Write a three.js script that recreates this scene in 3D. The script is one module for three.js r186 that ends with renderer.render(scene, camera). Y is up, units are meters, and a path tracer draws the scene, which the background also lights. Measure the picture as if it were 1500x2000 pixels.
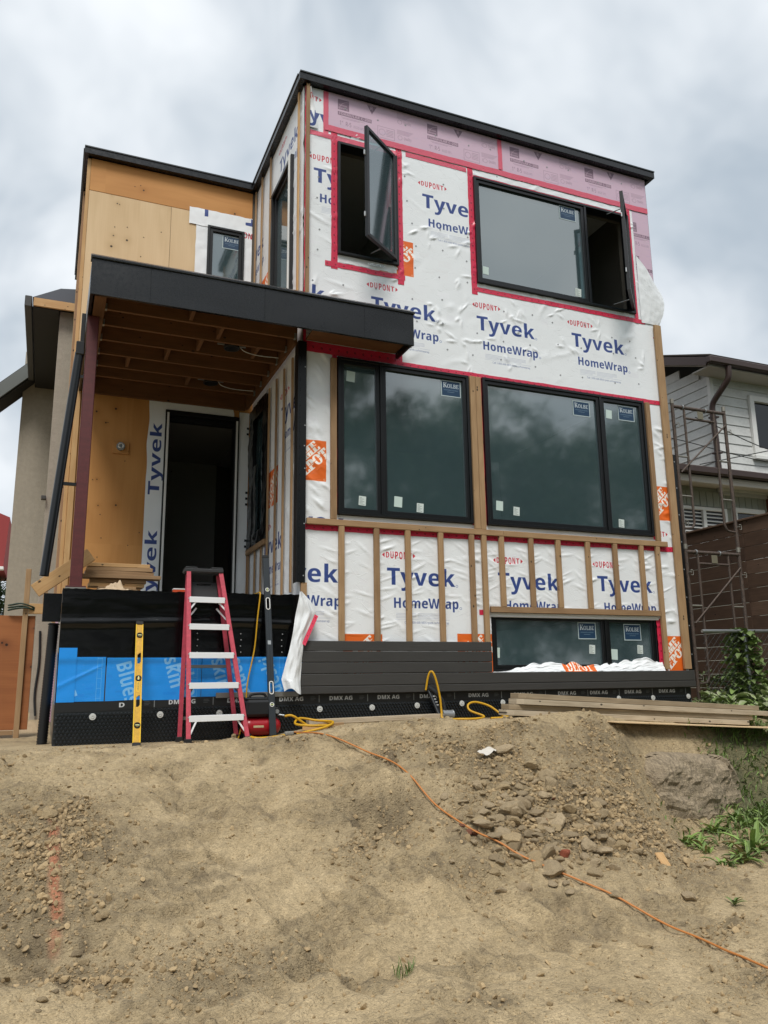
import * as THREE from 'three';
import { ImprovedNoise } from 'three/addons/math/ImprovedNoise.js';
import { mergeGeometries, mergeVertices } from 'three/addons/utils/BufferGeometryUtils.js';

// ---------- camera, sky, sun, exposure ----------
const scene = new THREE.Scene();
const camera = new THREE.PerspectiveCamera(65.35, 768 / 1024, 0.1, 1500);
camera.position.set(-2.4026, 0.1159, 7.9798);
camera.rotation.set(0.2091, -0.3974, -0.0136, 'YXZ');
const renderer = new THREE.WebGLRenderer({ antialias: true });
renderer.toneMapping = THREE.LinearToneMapping;
renderer.toneMappingExposure = 2.0;
renderer.shadowMap.enabled = true;
const SUN_DIR = new THREE.Vector3(-0.22, 0.85, 0.5).normalize();
const sun = new THREE.DirectionalLight(new THREE.Color(1, 0.965, 0.92), 1.5);
sun.position.copy(SUN_DIR).multiplyScalar(40);
sun.castShadow = true;
sun.shadow.radius = 40;
Object.assign(sun.shadow.camera, { left: -16, right: 16, top: 16, bottom: -16, near: 1, far: 90 });
sun.shadow.mapSize.set(2048, 2048);
scene.add(sun, sun.target);

const N3 = new ImprovedNoise();
const noise = (x, y = 0, z = 0) => N3.noise(x, y, z);
function fbm(x, y, z = 0, o = 4, g = 0.5) { let s = 0, a = 1, t = 0; for (let i = 0; i < o; i++) { s += a * N3.noise(x, y, z + i * 7.3); t += a; a *= g; x *= 2.03; y *= 2.03; z *= 2.03; } return s / t; }
const clamp = (v, a = 0, b = 1) => Math.min(b, Math.max(a, v));
const lerp = (a, b, t) => a + (b - a) * t;
const sstep = (a, b, v) => { const t = clamp((v - a) / (b - a)); return t * t * (3 - 2 * t); };
const pl = (x, a) => { if (x <= a[0][0]) return a[0][1]; for (let i = 1; i < a.length; i++) if (x <= a[i][0]) return lerp(a[i - 1][1], a[i][1], (x - a[i - 1][0]) / (a[i][0] - a[i - 1][0])); return a[a.length - 1][1]; };
function rng(seed) { let a = seed >>> 0; return () => { a = (a + 0x6D2B79F5) >>> 0; let t = a; t = Math.imul(t ^ (t >>> 15), t | 1); t ^= t + Math.imul(t ^ (t >>> 7), t | 61); return ((t ^ (t >>> 14)) >>> 0) / 4294967296; }; }

{ // overcast cloud deck, computed
  const W = 1536, H = 768, d = new Float32Array(W * H * 4);
  for (let j = 0; j < H; j++) for (let i = 0; i < W; i++) {
    const el = ((j + 0.5) / H - 0.5) * Math.PI, az = ((i + 0.5) / W - 0.5) * 2 * Math.PI;
    const y = Math.sin(el), x = Math.cos(el) * Math.cos(az), z = Math.cos(el) * Math.sin(az);
    const k = 1 / (Math.max(y, 0) + 0.55), px = x * k * 1.9, pz = z * k * 1.9;
    const wx = fbm(px * 0.9 + 5, pz * 0.9, 3, 4) * 0.7;
    let c = 0.52 + 1.0 * fbm(px * 0.8 + wx + 1.7, pz * 0.8 - wx + 4.2, 1.3, 6, 0.52) + 0.5 * fbm(px * 2.3 + 3 + wx, pz * 2.3 - wx, 6, 5, 0.58);
    c = sstep(0.06, 0.93, c);
    const haze = Math.pow(1 - clamp(y), 5);
    c = lerp(c, 0.85, haze * 0.6);
    const o = (j * W + i) * 4;
    const dk = [0.225, 0.265, 0.308], lt = [0.495, 0.515, 0.535];
    for (let q = 0; q < 3; q++) d[o + q] = lerp(dk[q], lt[q], c);
    if (y < 0) for (let q = 0; q < 3; q++) d[o + q] *= lerp(1, 0.45, sstep(0, 0.15, -y));
    d[o + 3] = 1;
  }
  const t = new THREE.DataTexture(d, W, H, THREE.RGBAFormat, THREE.FloatType);
  t.mapping = THREE.EquirectangularReflectionMapping; t.magFilter = t.minFilter = THREE.LinearFilter; t.needsUpdate = true;
  scene.background = t; scene.environment = t;
  scene.backgroundIntensity = 1.0; scene.environmentIntensity = 1.0;
}

// ---------- helpers ----------
const taken = {};
function numbered(n) { const k = taken[n] = (taken[n] ?? -1) + 1; return k ? n + '_' + String(k).padStart(3, '0') : n; }
function mesh(name, geo, mat, parent, label) {
  const m = new THREE.Mesh(geo, mat); m.name = name; m.castShadow = m.receiveShadow = true;
  if (label) m.userData.label = label;
  if (parent) parent.add(m); return m;
}
function top(o, name, label, category, group) { o.name = numbered(name); o.userData.label = label; o.userData.category = category; if (group) o.userData.group = group; scene.add(o); return o; }
function thing(name, label, category, pos = [0, 0, 0], group) { const g = new THREE.Group(); g.position.set(...pos); return top(g, name, label, category, group); }
function part(name, parent) { const g = new THREE.Group(); g.name = name; parent.add(g); return g; }
function structure(o, name) { o.name = name; o.userData.kind = 'structure'; o.castShadow = o.receiveShadow = true; scene.add(o); return o; }
const C = (h) => new THREE.Color(h);
const std = (color, roughness = 0.8, extra = {}) => new THREE.MeshStandardMaterial({ color: typeof color === 'number' || typeof color === 'string' ? C(color) : new THREE.Color().setRGB(...color), roughness, ...extra });

let uvR = rng(77);
// box with chamfered edges, uv in metres: v runs along the longest side
function cbox(w, h, d, c = 0.004, long) {
  c = Math.min(c, w / 2.2, h / 2.2, d / 2.2);
  const s = [w / 2, h / 2, d / 2], L = long ?? (w >= h && w >= d ? 0 : h >= d ? 1 : 2);
  const P = [], U = [], uo = uvR() * 3, vo = uvR() * 3;
  const corner = (sx, sy, sz, a) => { const S = [sx, sy, sz], r = [0, 0, 0]; for (let i = 0; i < 3; i++) r[i] = S[i] * (s[i] - (i === a ? 0 : c)); return r; };
  const uv = (p, a) => { let b = [0, 1, 2].filter((i) => i !== a); let vAx = b.includes(L) ? L : b[1], uAx = b.find((i) => i !== vAx); return [p[uAx] + uo + a * 0.37, p[vAx] + vo]; };
  const tri = (a, b, cc, ax) => {
    const ab = [0, 1, 2].map((i) => b[i] - a[i]), ac = [0, 1, 2].map((i) => cc[i] - a[i]);
    const n = [ab[1] * ac[2] - ab[2] * ac[1], ab[2] * ac[0] - ab[0] * ac[2], ab[0] * ac[1] - ab[1] * ac[0]];
    const m = [0, 1, 2].map((i) => a[i] + b[i] + cc[i]);
    const q = n[0] * m[0] + n[1] * m[1] + n[2] * m[2] < 0 ? [a, cc, b] : [a, b, cc];
    for (const p of q) { P.push(...p); U.push(...uv(p, ax)); }
  };
  const quad = (a, b, cc, d2, ax) => { tri(a, b, cc, ax); tri(a, cc, d2, ax); };
  const sg = [-1, 1];
  for (let a = 0; a < 3; a++) for (const q of sg) {
    const [b1, b2] = [0, 1, 2].filter((i) => i !== a);
    const k = (u, v) => { const S = [0, 0, 0]; S[a] = q; S[b1] = u; S[b2] = v; return corner(S[0], S[1], S[2], a); };
    quad(k(-1, -1), k(1, -1), k(1, 1), k(-1, 1), a);
  }
  for (let a = 0; a < 3; a++) { const [b1, b2] = [0, 1, 2].filter((i) => i !== a);
    for (const p of sg) for (const q of sg) { const k = (e, m) => { const S = [0, 0, 0]; S[a] = e; S[b1] = p; S[b2] = q; return corner(S[0], S[1], S[2], m); };
      quad(k(-1, b1), k(1, b1), k(1, b2), k(-1, b2), b1); } }
  for (const x of sg) for (const y of sg) for (const z of sg) tri(corner(x, y, z, 0), corner(x, y, z, 1), corner(x, y, z, 2), 0);
  const g = new THREE.BufferGeometry();
  g.setAttribute('position', new THREE.Float32BufferAttribute(P, 3)); g.setAttribute('uv', new THREE.Float32BufferAttribute(U, 2)); g.computeVertexNormals();
  return g;
}
// chamfered box from two corners
function bx(x0, x1, y0, y1, z0, z1, c = 0.004, long) { return cbox(Math.abs(x1 - x0), Math.abs(y1 - y0), Math.abs(z1 - z0), c, long).translate((x0 + x1) / 2, (y0 + y1) / 2, (z0 + z1) / 2); }
// a bar of section w x d from a to b
const V = (a) => Array.isArray(a) ? new THREE.Vector3(...a) : a;
function bar(a, b, w, d, c = 0.003, up = [0, 0, 1]) {
  a = V(a); b = V(b); const y = b.clone().sub(a), len = y.length(); y.normalize();
  let z = V(up).clone(); z.addScaledVector(y, -z.dot(y)).normalize(); const x = y.clone().cross(z);
  const m = new THREE.Matrix4().makeBasis(x, y, z).setPosition(a.clone().add(b).multiplyScalar(0.5));
  return cbox(w, len, d, c, 1).applyMatrix4(m);
}
function cyl(a, b, r, r2 = r, seg = 12, open = false) {
  a = V(a); b = V(b); const len = a.distanceTo(b);
  const g = new THREE.CylinderGeometry(r2, r, len, seg, 1, open);
  g.applyQuaternion(new THREE.Quaternion().setFromUnitVectors(new THREE.Vector3(0, 1, 0), b.clone().sub(a).normalize()));
  const m = a.clone().add(b).multiplyScalar(0.5); return g.translate(m.x, m.y, m.z);
}
function tube(pts, r, seg = 8, per = 10, closed = false, tension = 0.5) { const c = new THREE.CatmullRomCurve3(pts.map(V), closed, 'catmullrom', tension); return new THREE.TubeGeometry(c, pts.length * per, r, seg, closed); }
const plain = (g) => { const q = g.index ? g.toNonIndexed() : g.clone(); for (const k of Object.keys(q.attributes)) if (!['position', 'normal', 'uv'].includes(k)) q.deleteAttribute(k); return q; };
const merge = (a) => mergeGeometries(a.map(plain));
function flatShape(pts, depth, bevel = 0) { const s = new THREE.Shape(pts.map((p) => new THREE.Vector2(...p))); return new THREE.ExtrudeGeometry(s, { depth, bevelEnabled: bevel > 0, bevelSize: bevel, bevelThickness: bevel, bevelSegments: 1 }); }
// wall panel with openings, in the xy plane from z0 to z1
function wallGeo(x0, x1, y0, y1, z0, z1, holes = []) {
  const s = new THREE.Shape([[x0, y0], [x1, y0], [x1, y1], [x0, y1]].map((p) => new THREE.Vector2(...p)));
  for (const [a, b, c, d] of holes) s.holes.push(new THREE.Path([[a, c], [a, d], [b, d], [b, c]].map((p) => new THREE.Vector2(...p))));
  return new THREE.ExtrudeGeometry(s, { depth: z1 - z0, bevelEnabled: false }).translate(0, 0, z0);
}
function ring(x0, x1, y0, y1, t, z0, z1, bev = 0.003) {
  const s = new THREE.Shape([[x0 + bev, y0 + bev], [x1 - bev, y0 + bev], [x1 - bev, y1 - bev], [x0 + bev, y1 - bev]].map((p) => new THREE.Vector2(...p)));
  s.holes.push(new THREE.Path([[x0 + t - bev, y0 + t - bev], [x0 + t - bev, y1 - t + bev], [x1 - t + bev, y1 - t + bev], [x1 - t + bev, y0 + t - bev]].map((p) => new THREE.Vector2(...p))));
  return new THREE.ExtrudeGeometry(s, { depth: z1 - z0 - 2 * bev, bevelEnabled: true, bevelSize: bev, bevelThickness: bev, bevelSegments: 1 }).translate(0, 0, z0 + bev);
}
// displaced sheet: grid over (u,v) with rectangular holes cut out
function sheet(u0, u1, v0, v1, step, holes, pos, uvf, keep) {
  const line = (a, b, ext) => { const n = Math.max(1, Math.round((b - a) / step)); const s = []; for (let i = 0; i <= n; i++) s.push(a + (b - a) * i / n);
    for (const e of ext) if (e > a && e < b) { let k = 0, bd = 9; s.forEach((q, i) => { if (Math.abs(q - e) < bd) { bd = Math.abs(q - e); k = i; } }); if (k > 0 && k < s.length - 1) s[k] = e; } return s; };
  const us = line(u0, u1, holes.flatMap((h) => [h[0], h[1]])), vs = line(v0, v1, holes.flatMap((h) => [h[2], h[3]]));
  const P = [], U = [], I = [], nu = us.length;
  for (const v of vs) for (const u of us) { P.push(...pos(u, v)); U.push(...uvf(u, v)); }
  for (let j = 0; j < vs.length - 1; j++) for (let i = 0; i < nu - 1; i++) {
    const cu = (us[i] + us[i + 1]) / 2, cv = (vs[j] + vs[j + 1]) / 2;
    if (holes.some((h) => cu > h[0] && cu < h[1] && cv > h[2] && cv < h[3]) || (keep && !keep(cu, cv))) continue;
    const a = j * nu + i; I.push(a, a + 1, a + nu + 1, a, a + nu + 1, a + nu);
  }
  const g = new THREE.BufferGeometry(); g.setAttribute('position', new THREE.Float32BufferAttribute(P, 3)); g.setAttribute('uv', new THREE.Float32BufferAttribute(U, 2)); g.setIndex(I); g.computeVertexNormals(); return g;
}
// textures
function dataTex(w, h, fn, color = true, rep = [1, 1]) {
  const d = new Uint8Array(w * h * 4);
  for (let j = 0; j < h; j++) for (let i = 0; i < w; i++) { const c = fn(i / w, j / h, i, j), o = (j * w + i) * 4; const q = Array.isArray(c) ? c : [c, c, c]; for (let k = 0; k < 3; k++) d[o + k] = clamp(q[k]) * 255; d[o + 3] = 255; }
  const t = new THREE.DataTexture(d, w, h); t.wrapS = t.wrapT = THREE.RepeatWrapping; t.magFilter = THREE.LinearFilter; t.minFilter = THREE.LinearMipmapLinearFilter; t.generateMipmaps = true;
  if (color) t.colorSpace = THREE.SRGBColorSpace; t.repeat.set(...rep); t.needsUpdate = true; return t;
}
function canvasTex(w, h, draw, color = true) {
  const c = document.createElement('canvas'); c.width = w; c.height = h; draw(c.getContext('2d'), w, h);
  const t = new THREE.CanvasTexture(c); if (color) t.colorSpace = THREE.SRGBColorSpace; t.wrapS = t.wrapT = THREE.RepeatWrapping; t.magFilter = THREE.LinearFilter; return t;
}
// noise that tiles over [0,1)^2
const tn = (u, v, f, z = 0) => { const a = 2 * Math.PI; return N3.noise(Math.cos(u * a) * f + 3.1 + z, Math.sin(u * a) * f + v * 0, Math.cos(v * a) * f + 7.7) * 0.6 + N3.noise(Math.sin(u * a) * f - 9, Math.sin(v * a) * f + 2.2, z + 1.1) * 0.6; };

// lumber: grain along v, 0.4 m wide x 2.4 m long
function woodTex(base, dark, seed, knots = 9, contrast = 1) {
  const r = rng(seed), K = []; for (let i = 0; i < knots; i++) K.push([r(), r(), 0.012 + r() * 0.016]);
  return dataTex(384, 1536, (u, v) => {
    let du = 0, kn = 0;
    for (const [ku, kv, kr] of K) { let a = u - ku, b = (v - kv); a -= Math.round(a); b -= Math.round(b); b *= 6; a *= 1; const q = Math.sqrt(a * a + b * b * 0.35 * 0.35 * 6); du += a * 0.55 * Math.exp(-q * q / (kr * kr * 14)); kn = Math.max(kn, sstep(kr * 1.25, kr * 0.55, Math.sqrt(a * a + b * b * 0.44))); }
    const w = u + du + 0.012 * Math.sin(v * 6.283 * 2 + seed) + 0.01 * N3.noise(u * 4 + seed, Math.cos(v * 6.283) * 1.5, Math.sin(v * 6.283) * 1.5);
    const rings = 0.5 + 0.5 * N3.noise(w * 46, seed * 1.7, Math.sin(v * 6.283) * 0.6 + Math.cos(v * 6.283) * 0.6), fine = N3.noise(w * 170, Math.sin(v * 6.283) * 3, Math.cos(v * 6.283) * 3);
    const blot = N3.noise(u * 5, Math.sin(v * 6.283) * 2 + seed, Math.cos(v * 6.283) * 2);
    let t = clamp((0.25 + 0.55 * rings + 0.22 * fine + 0.3 * blot) * contrast);
    return [0, 1, 2].map((k) => lerp(lerp(base[k], dark[k], t), dark[k] * 0.42, kn));
  }, true, [1 / 0.4, 1 / 2.4]);
}
const woodBump = dataTex(256, 512, (u, v) => 0.5 + 0.3 * N3.noise(u * 60, v * 3, 1) + 0.2 * N3.noise(u * 140, v * 9, 4), false, [1 / 0.3, 1 / 1.2]);
const tx = { strapA: woodTex([0.69, 0.57, 0.425], [0.55, 0.43, 0.295], 3), strapB: woodTex([0.63, 0.51, 0.375], [0.49, 0.38, 0.26], 11), pine: woodTex([0.80, 0.66, 0.47], [0.68, 0.52, 0.33], 21, 8), old: woodTex([0.79, 0.735, 0.64], [0.60, 0.54, 0.45], 31, 9, 1.15), brown: woodTex([0.45, 0.35, 0.28], [0.33, 0.25, 0.195], 41, 5) };
const wood = { strapA: std(0xffffff, 0.82, { map: tx.strapA, bumpMap: woodBump, bumpScale: 0.0012 }), strapB: std(0xffffff, 0.82, { map: tx.strapB, bumpMap: woodBump, bumpScale: 0.0012 }), pine: std(0xffffff, 0.78, { map: tx.pine, bumpMap: woodBump, bumpScale: 0.001 }), old: std(0xffffff, 0.88, { map: tx.old, bumpMap: woodBump, bumpScale: 0.002 }), brown: std(0xffffff, 0.85, { map: tx.brown, bumpMap: woodBump, bumpScale: 0.0015 }) };
const strap = (i) => (i % 3 === 1 ? wood.strapB : wood.strapA);
// plywood face veneer, 1.2 x 2.4 m
function plyTex(base, dark, seed, knots) {
  const r = rng(seed), K = []; for (let i = 0; i < knots; i++) K.push([r(), r(), 0.006 + r() * 0.008]);
  return dataTex(512, 1024, (u, v) => {
    const w = u * 3 + 1.6 * N3.noise(u * 3.2, v * 1.3 + seed, 2) + 0.35 * N3.noise(u * 9, v * 4, seed);
    const g = 0.5 + 0.5 * Math.sin(w * 9 + 1.5 * N3.noise(u * 4, v * 2, seed)), fl = 0.5 + 0.5 * N3.noise(u * 90, v * 5, seed), bl = 0.5 + 0.6 * N3.noise(u * 3, v * 3.5, seed + 5);
    let t = clamp(0.14 * g + 0.22 * fl + 0.55 * bl), kn = 0;
    for (const [ku, kv, kr] of K) { const a = u - ku, b = (v - kv) * 2, q = Math.sqrt(a * a + b * b); kn = Math.max(kn, sstep(kr * 1.3, kr * 0.5, q)); t += 0.4 * Math.exp(-q * q / (kr * kr * 20)); }
    t = clamp(t); return [0, 1, 2].map((k) => lerp(lerp(base[k], dark[k], t), dark[k] * 0.3, kn));
  }, true, [1 / 1.22, 1 / 2.44]);
}
const ply = { pale: std(0xffffff, 0.75, { map: plyTex([0.86, 0.755, 0.60], [0.76, 0.645, 0.48], 5, 26) }), amber: std(0xffffff, 0.72, { map: plyTex([0.79, 0.575, 0.33], [0.67, 0.455, 0.225], 9, 16) }), worn: std(0xffffff, 0.8, { map: plyTex([0.66, 0.42, 0.24], [0.47, 0.27, 0.14], 17, 26) }) };
// scuffs, dust and paint flecks on tools and metal
const scuff = dataTex(512, 512, (u, v) => { const a = tn(u, v, 3), b = tn(u, v, 11, 4), c = tn(u, v, 46, 9); const fleck = c > 0.52 ? 0.25 : c < -0.5 ? -0.2 : 0; return 0.80 + 0.09 * a + 0.07 * b + fleck * 0.5; }, true, [2.2, 2.2]);
const scuffR = dataTex(512, 512, (u, v) => [1, clamp(0.75 + 0.3 * tn(u, v, 4, 2) + 0.15 * tn(u, v, 18, 6)), 1], false, [1.3, 1.3]);
const M = {
  metal: std(0x0f1113, 0.4, { roughnessMap: scuffR }), cap: std(0x3c4144, 0.42, { metalness: 0.2 }), frame: std(0x090b0d, 0.4), trim: std(0x070809, 0.4),
  sheathing: std(0x5d584f, 0.9), drywall: std(0xb4b2ac, 0.9), floor: std(0x6e5a42, 0.8), concrete: std(0x77756f, 0.9), black: std(0x060607, 0.5),
  steel: std(0x6a2c2c, 0.55, { map: scuff }), galv: std(0x9a9fa0, 0.45, { metalness: 0.7 }), alu: std(0xeceeef, 0.45, { metalness: 0.1 }), white: std(0xdcdcd8, 0.6), screw: std(0xb9bbbb, 0.4, { metalness: 0.5 }),
  yellow: std(0xf4bb18, 0.5, { map: scuff }), orange: std(0xb8763a, 0.55), rubber: std(0x121314, 0.7), ink: std(0x20242a, 0.8),
};
M.glass = new THREE.MeshPhysicalMaterial({ color: new THREE.Color().setRGB(0.165, 0.275, 0.30), roughness: 0.055, metalness: 0, transmission: 0.73, thickness: 0, specularColor: new THREE.Color(0.9, 1, 0.97), ior: 3.0 });

// ---------- ground ----------
function baseH(x, z) {
  let plate = lerp(-0.41, -0.29, sstep(-0.6, 0.5, x)) - 0.16 * sstep(2.2, 4.5, x) * sstep(0.2, 1.1, z);
  const ze = pl(x, [[-6, 0.5], [-2, 0.8], [0, 1.15], [1.2, 1.42], [1.9, 1.42], [2.4, 1.4], [3, 1.36], [4.2, 1.3], [5.2, 0.9], [8, 0.8]]);
  const L = pl(x, [[-6, 3.2], [-2, 3.0], [0, 2.7], [1.5, 2.3], [2.0, 1.75], [2.45, 1.2], [2.9, 0.7], [4.2, 0.45], [5, 1.0], [8, 1.6]]);
  const low = pl(x, [[-6, -1.42], [1.5, -1.42], [3.5, -1.3], [8, -1.2]]);
  const t = clamp((z - ze) / L), S = 0.6 * t + 0.4 * t * t * (3 - 2 * t);
  return plate + (low - plate) * S - 0.1 * sstep(2, 9, z - ze);
}
const gauss = (x, z, cx, cz, rx, rz = rx) => Math.exp(-(((x - cx) / rx) ** 2) - (((z - cz) / rz) ** 2));
// how broken up the soil is: rubble on the right of the slope and clods at the lower left
let rX = NaN, rZ = NaN, rV = 0;
function rough(x, z) { if (x !== rX || z !== rZ) { rX = x; rZ = z; rV = rough0(x, z); } return rV; }
function rough0(x, z) {
  let r = 0.95 * gauss(x, z, 1.0, 2.75, 0.75, 0.5) + 0.7 * gauss(x, z, 1.0, 1.9, 0.6, 0.4) + 0.8 * gauss(x, z, -2.35, 2.5, 0.55, 0.8) + 0.55 * gauss(x, z, -1.5, 3.5, 0.6, 0.35) + 0.75 * gauss(x, z, 1.9, 2.7, 0.5, 0.6) + 0.7 * gauss(x, z, 2.35, 1.9, 0.45, 0.4) + 0.6 * gauss(x, z, -0.1, 2.45, 0.3, 0.2);
  r += 0.55 * sstep(0.05, 0.45, fbm(x * 1.3 + 4, z * 1.6, 8, 3)) + 0.25 * sstep(1.5, 0.2, z) * sstep(-2.8, -2.2, x) * 0;
  return clamp(r) * (0.2 + 0.8 * sstep(0.55, 1.4, z));
}
const RUTS = [[-0.75, 1.3, 0.45, 4.3, 0.13, 0.035], [-0.2, 1.35, 1.1, 4.1, 0.12, 0.03], [-1.75, 1.5, -0.6, 4.2, 0.15, 0.03], [0.1, 3.0, -1.9, 4.5, 0.11, 0.025]];
const TREADS = [[-1.25, 2.45, 0.4, 0.5, 0.11], [-0.9, 2.75, 0.5, 0.6, 0.12], [-0.35, 1.75, 1.0, 0.5, 0.1], [0.25, 3.3, -0.5, 0.6, 0.11], [-0.5, 3.3, 0.2, 0.45, 0.1], [-1.7, 1.5, 0.1, 0.6, 0.11], [0.1, 1.5, 0.7, 0.35, 0.09], [-2.0, 3.55, 0.6, 0.4, 0.1]];
let pX = NaN, pZ = NaN, pV = 0;
const plates = (x, z) => { if (x !== pX || z !== pZ) { pX = x; pZ = z; pV = plates0(x, z); } return pV; };
const plates0 = (x, z) => sstep(-0.04, 0.10, fbm(x * 1.5 + 3 + 0.3 * z, z * 1.9 - 0.4 * x, 21, 3) + 0.12) * (1 - rough(x, z));
function groundH(x, z) {
  let y = baseH(x, z);
  const far = sstep(14, 7, Math.max(Math.abs(x), Math.abs(z - 2)));
  const slope = sstep(0.35, 1.3, z) * far, R = rough(x, z);
  y += 0.10 * fbm(x * 0.8 + 2, z * 0.9 + 5, 0.5, 2) * slope;
  y += 0.10 * gauss(x, z, 2.0, 2.9, 0.45, 0.7) * slope + 0.07 * gauss(x, z, -0.35, 2.0, 0.7, 0.25) - 0.17 * gauss(x, z, -0.05, 2.45, 0.28, 0.12) + 0.07 * gauss(x, z, 0.05, 2.18, 0.4, 0.12) - 0.11 * gauss(x, z, 1.0, 1.85, 0.25, 0.10) - 0.15 * gauss(x, z, -2.35, 3.25, 0.26, 0.16) - 0.05 * gauss(x, z, 0.4, 3.75, 0.5, 0.16);
  // dragged, scoured streaks that run down the bank
  const a = x * 0.82 + z * 0.57, b = -x * 0.57 + z * 0.82;
  y += (0.045 * fbm(a * 3.6, b * 1.1, 2.2, 3)) * slope;
  // clods
  const n1 = fbm(x * 7, z * 7, 1, 3), n2 = fbm(x * 15 + 3, z * 15, 2, 2), n3 = Math.abs(fbm(x * 11, z * 11, 9, 2));
  y += R * (0.06 * n1 + 0.045 * n2 + 0.04 * (0.3 - n3)) * far + (0.006 * n2 + 0.004 * noise(x * 26, z * 26, 3) + 0.01 * n1) * far * sstep(0, 0.5, z);
  // crumbly ledges and scrapes on the loose parts, flat trodden plates between them
  const pm = plates(x, z), wx = x + 0.09 * noise(x * 4, z * 4, 3), wz = z + 0.09 * noise(x * 4 + 9, z * 4, 6);
  const r1 = 1 - Math.abs(fbm(wx * 3.6, wz * 4.6, 2.5, 3)) * 2.6, r2 = 1 - Math.abs(fbm(wx * 9 + 2, wz * 11, 4.5, 2)) * 2.4;
  y += ((0.05 * r1 + 0.03 * r2) * (1 - pm) + 0.045 * pm) * slope;
  // ledges where the bank has cracked and slumped, and cleat marks of a machine
  const lq = (y + 0.06 * fbm(x * 2.3, z * 2.3, 14, 2)) / 0.055, lf = lq - Math.floor(lq); y += 0.055 * (sstep(0.3, 0.62, lf) - lf) * slope * (0.15 + 0.35 * (1 - pm)) * sstep(-0.1, 0.25, fbm(x * 1.1 + 7, z * 1.3, 17, 2) + 0.08);
  for (const [tx, tz, ta, tl, tw] of TREADS) { const dx = x - tx, dz = z - tz; if (dx * dx + dz * dz > 1) continue; const u = dx * Math.cos(ta) + dz * Math.sin(ta), v = -dx * Math.sin(ta) + dz * Math.cos(ta), mk = sstep(tl, tl * 0.7, Math.abs(u)) * sstep(tw, tw * 0.75, Math.abs(v)) * clamp(0.6 + 1.6 * noise(x * 5, z * 5, 8)); y += mk * (0.009 * Math.sin((u + 0.02 * Math.abs(Math.sin(v * 30))) * 6.283 / 0.058) - 0.008); }
  // smooth ruts dragged down the bank, with soil pushed up along their edges
  for (const [ax, az, bx2, bz, w, dp] of RUTS) { const ex = bx2 - ax, ez = bz - az, t = clamp(((x - ax) * ex + (z - az) * ez) / (ex * ex + ez * ez)), bow = 0.14 * Math.sin(t * 3.1 + ax * 5), q = ((x - ax) * ez - (z - az) * ex) / Math.hypot(ex, ez) + bow, u = q / w; y += slope * dp * sstep(0, 0.12, t) * sstep(1, 0.88, t) * (0.75 * Math.exp(-((Math.abs(u) - 1.25) ** 2) * 9) - Math.exp(-(u ** 4))); }
  // broad shallow treads left by tracks and boots
  const tr = sstep(0.25, 0.5, fbm(x * 3.1 + 9, z * 3.4 + 1, 6, 2)); y -= 0.012 * tr * slope * (1 - R);
  return y;
}
const onGround = (x, z, dy = 0) => [x, groundH(x, z) + dy, z];
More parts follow.
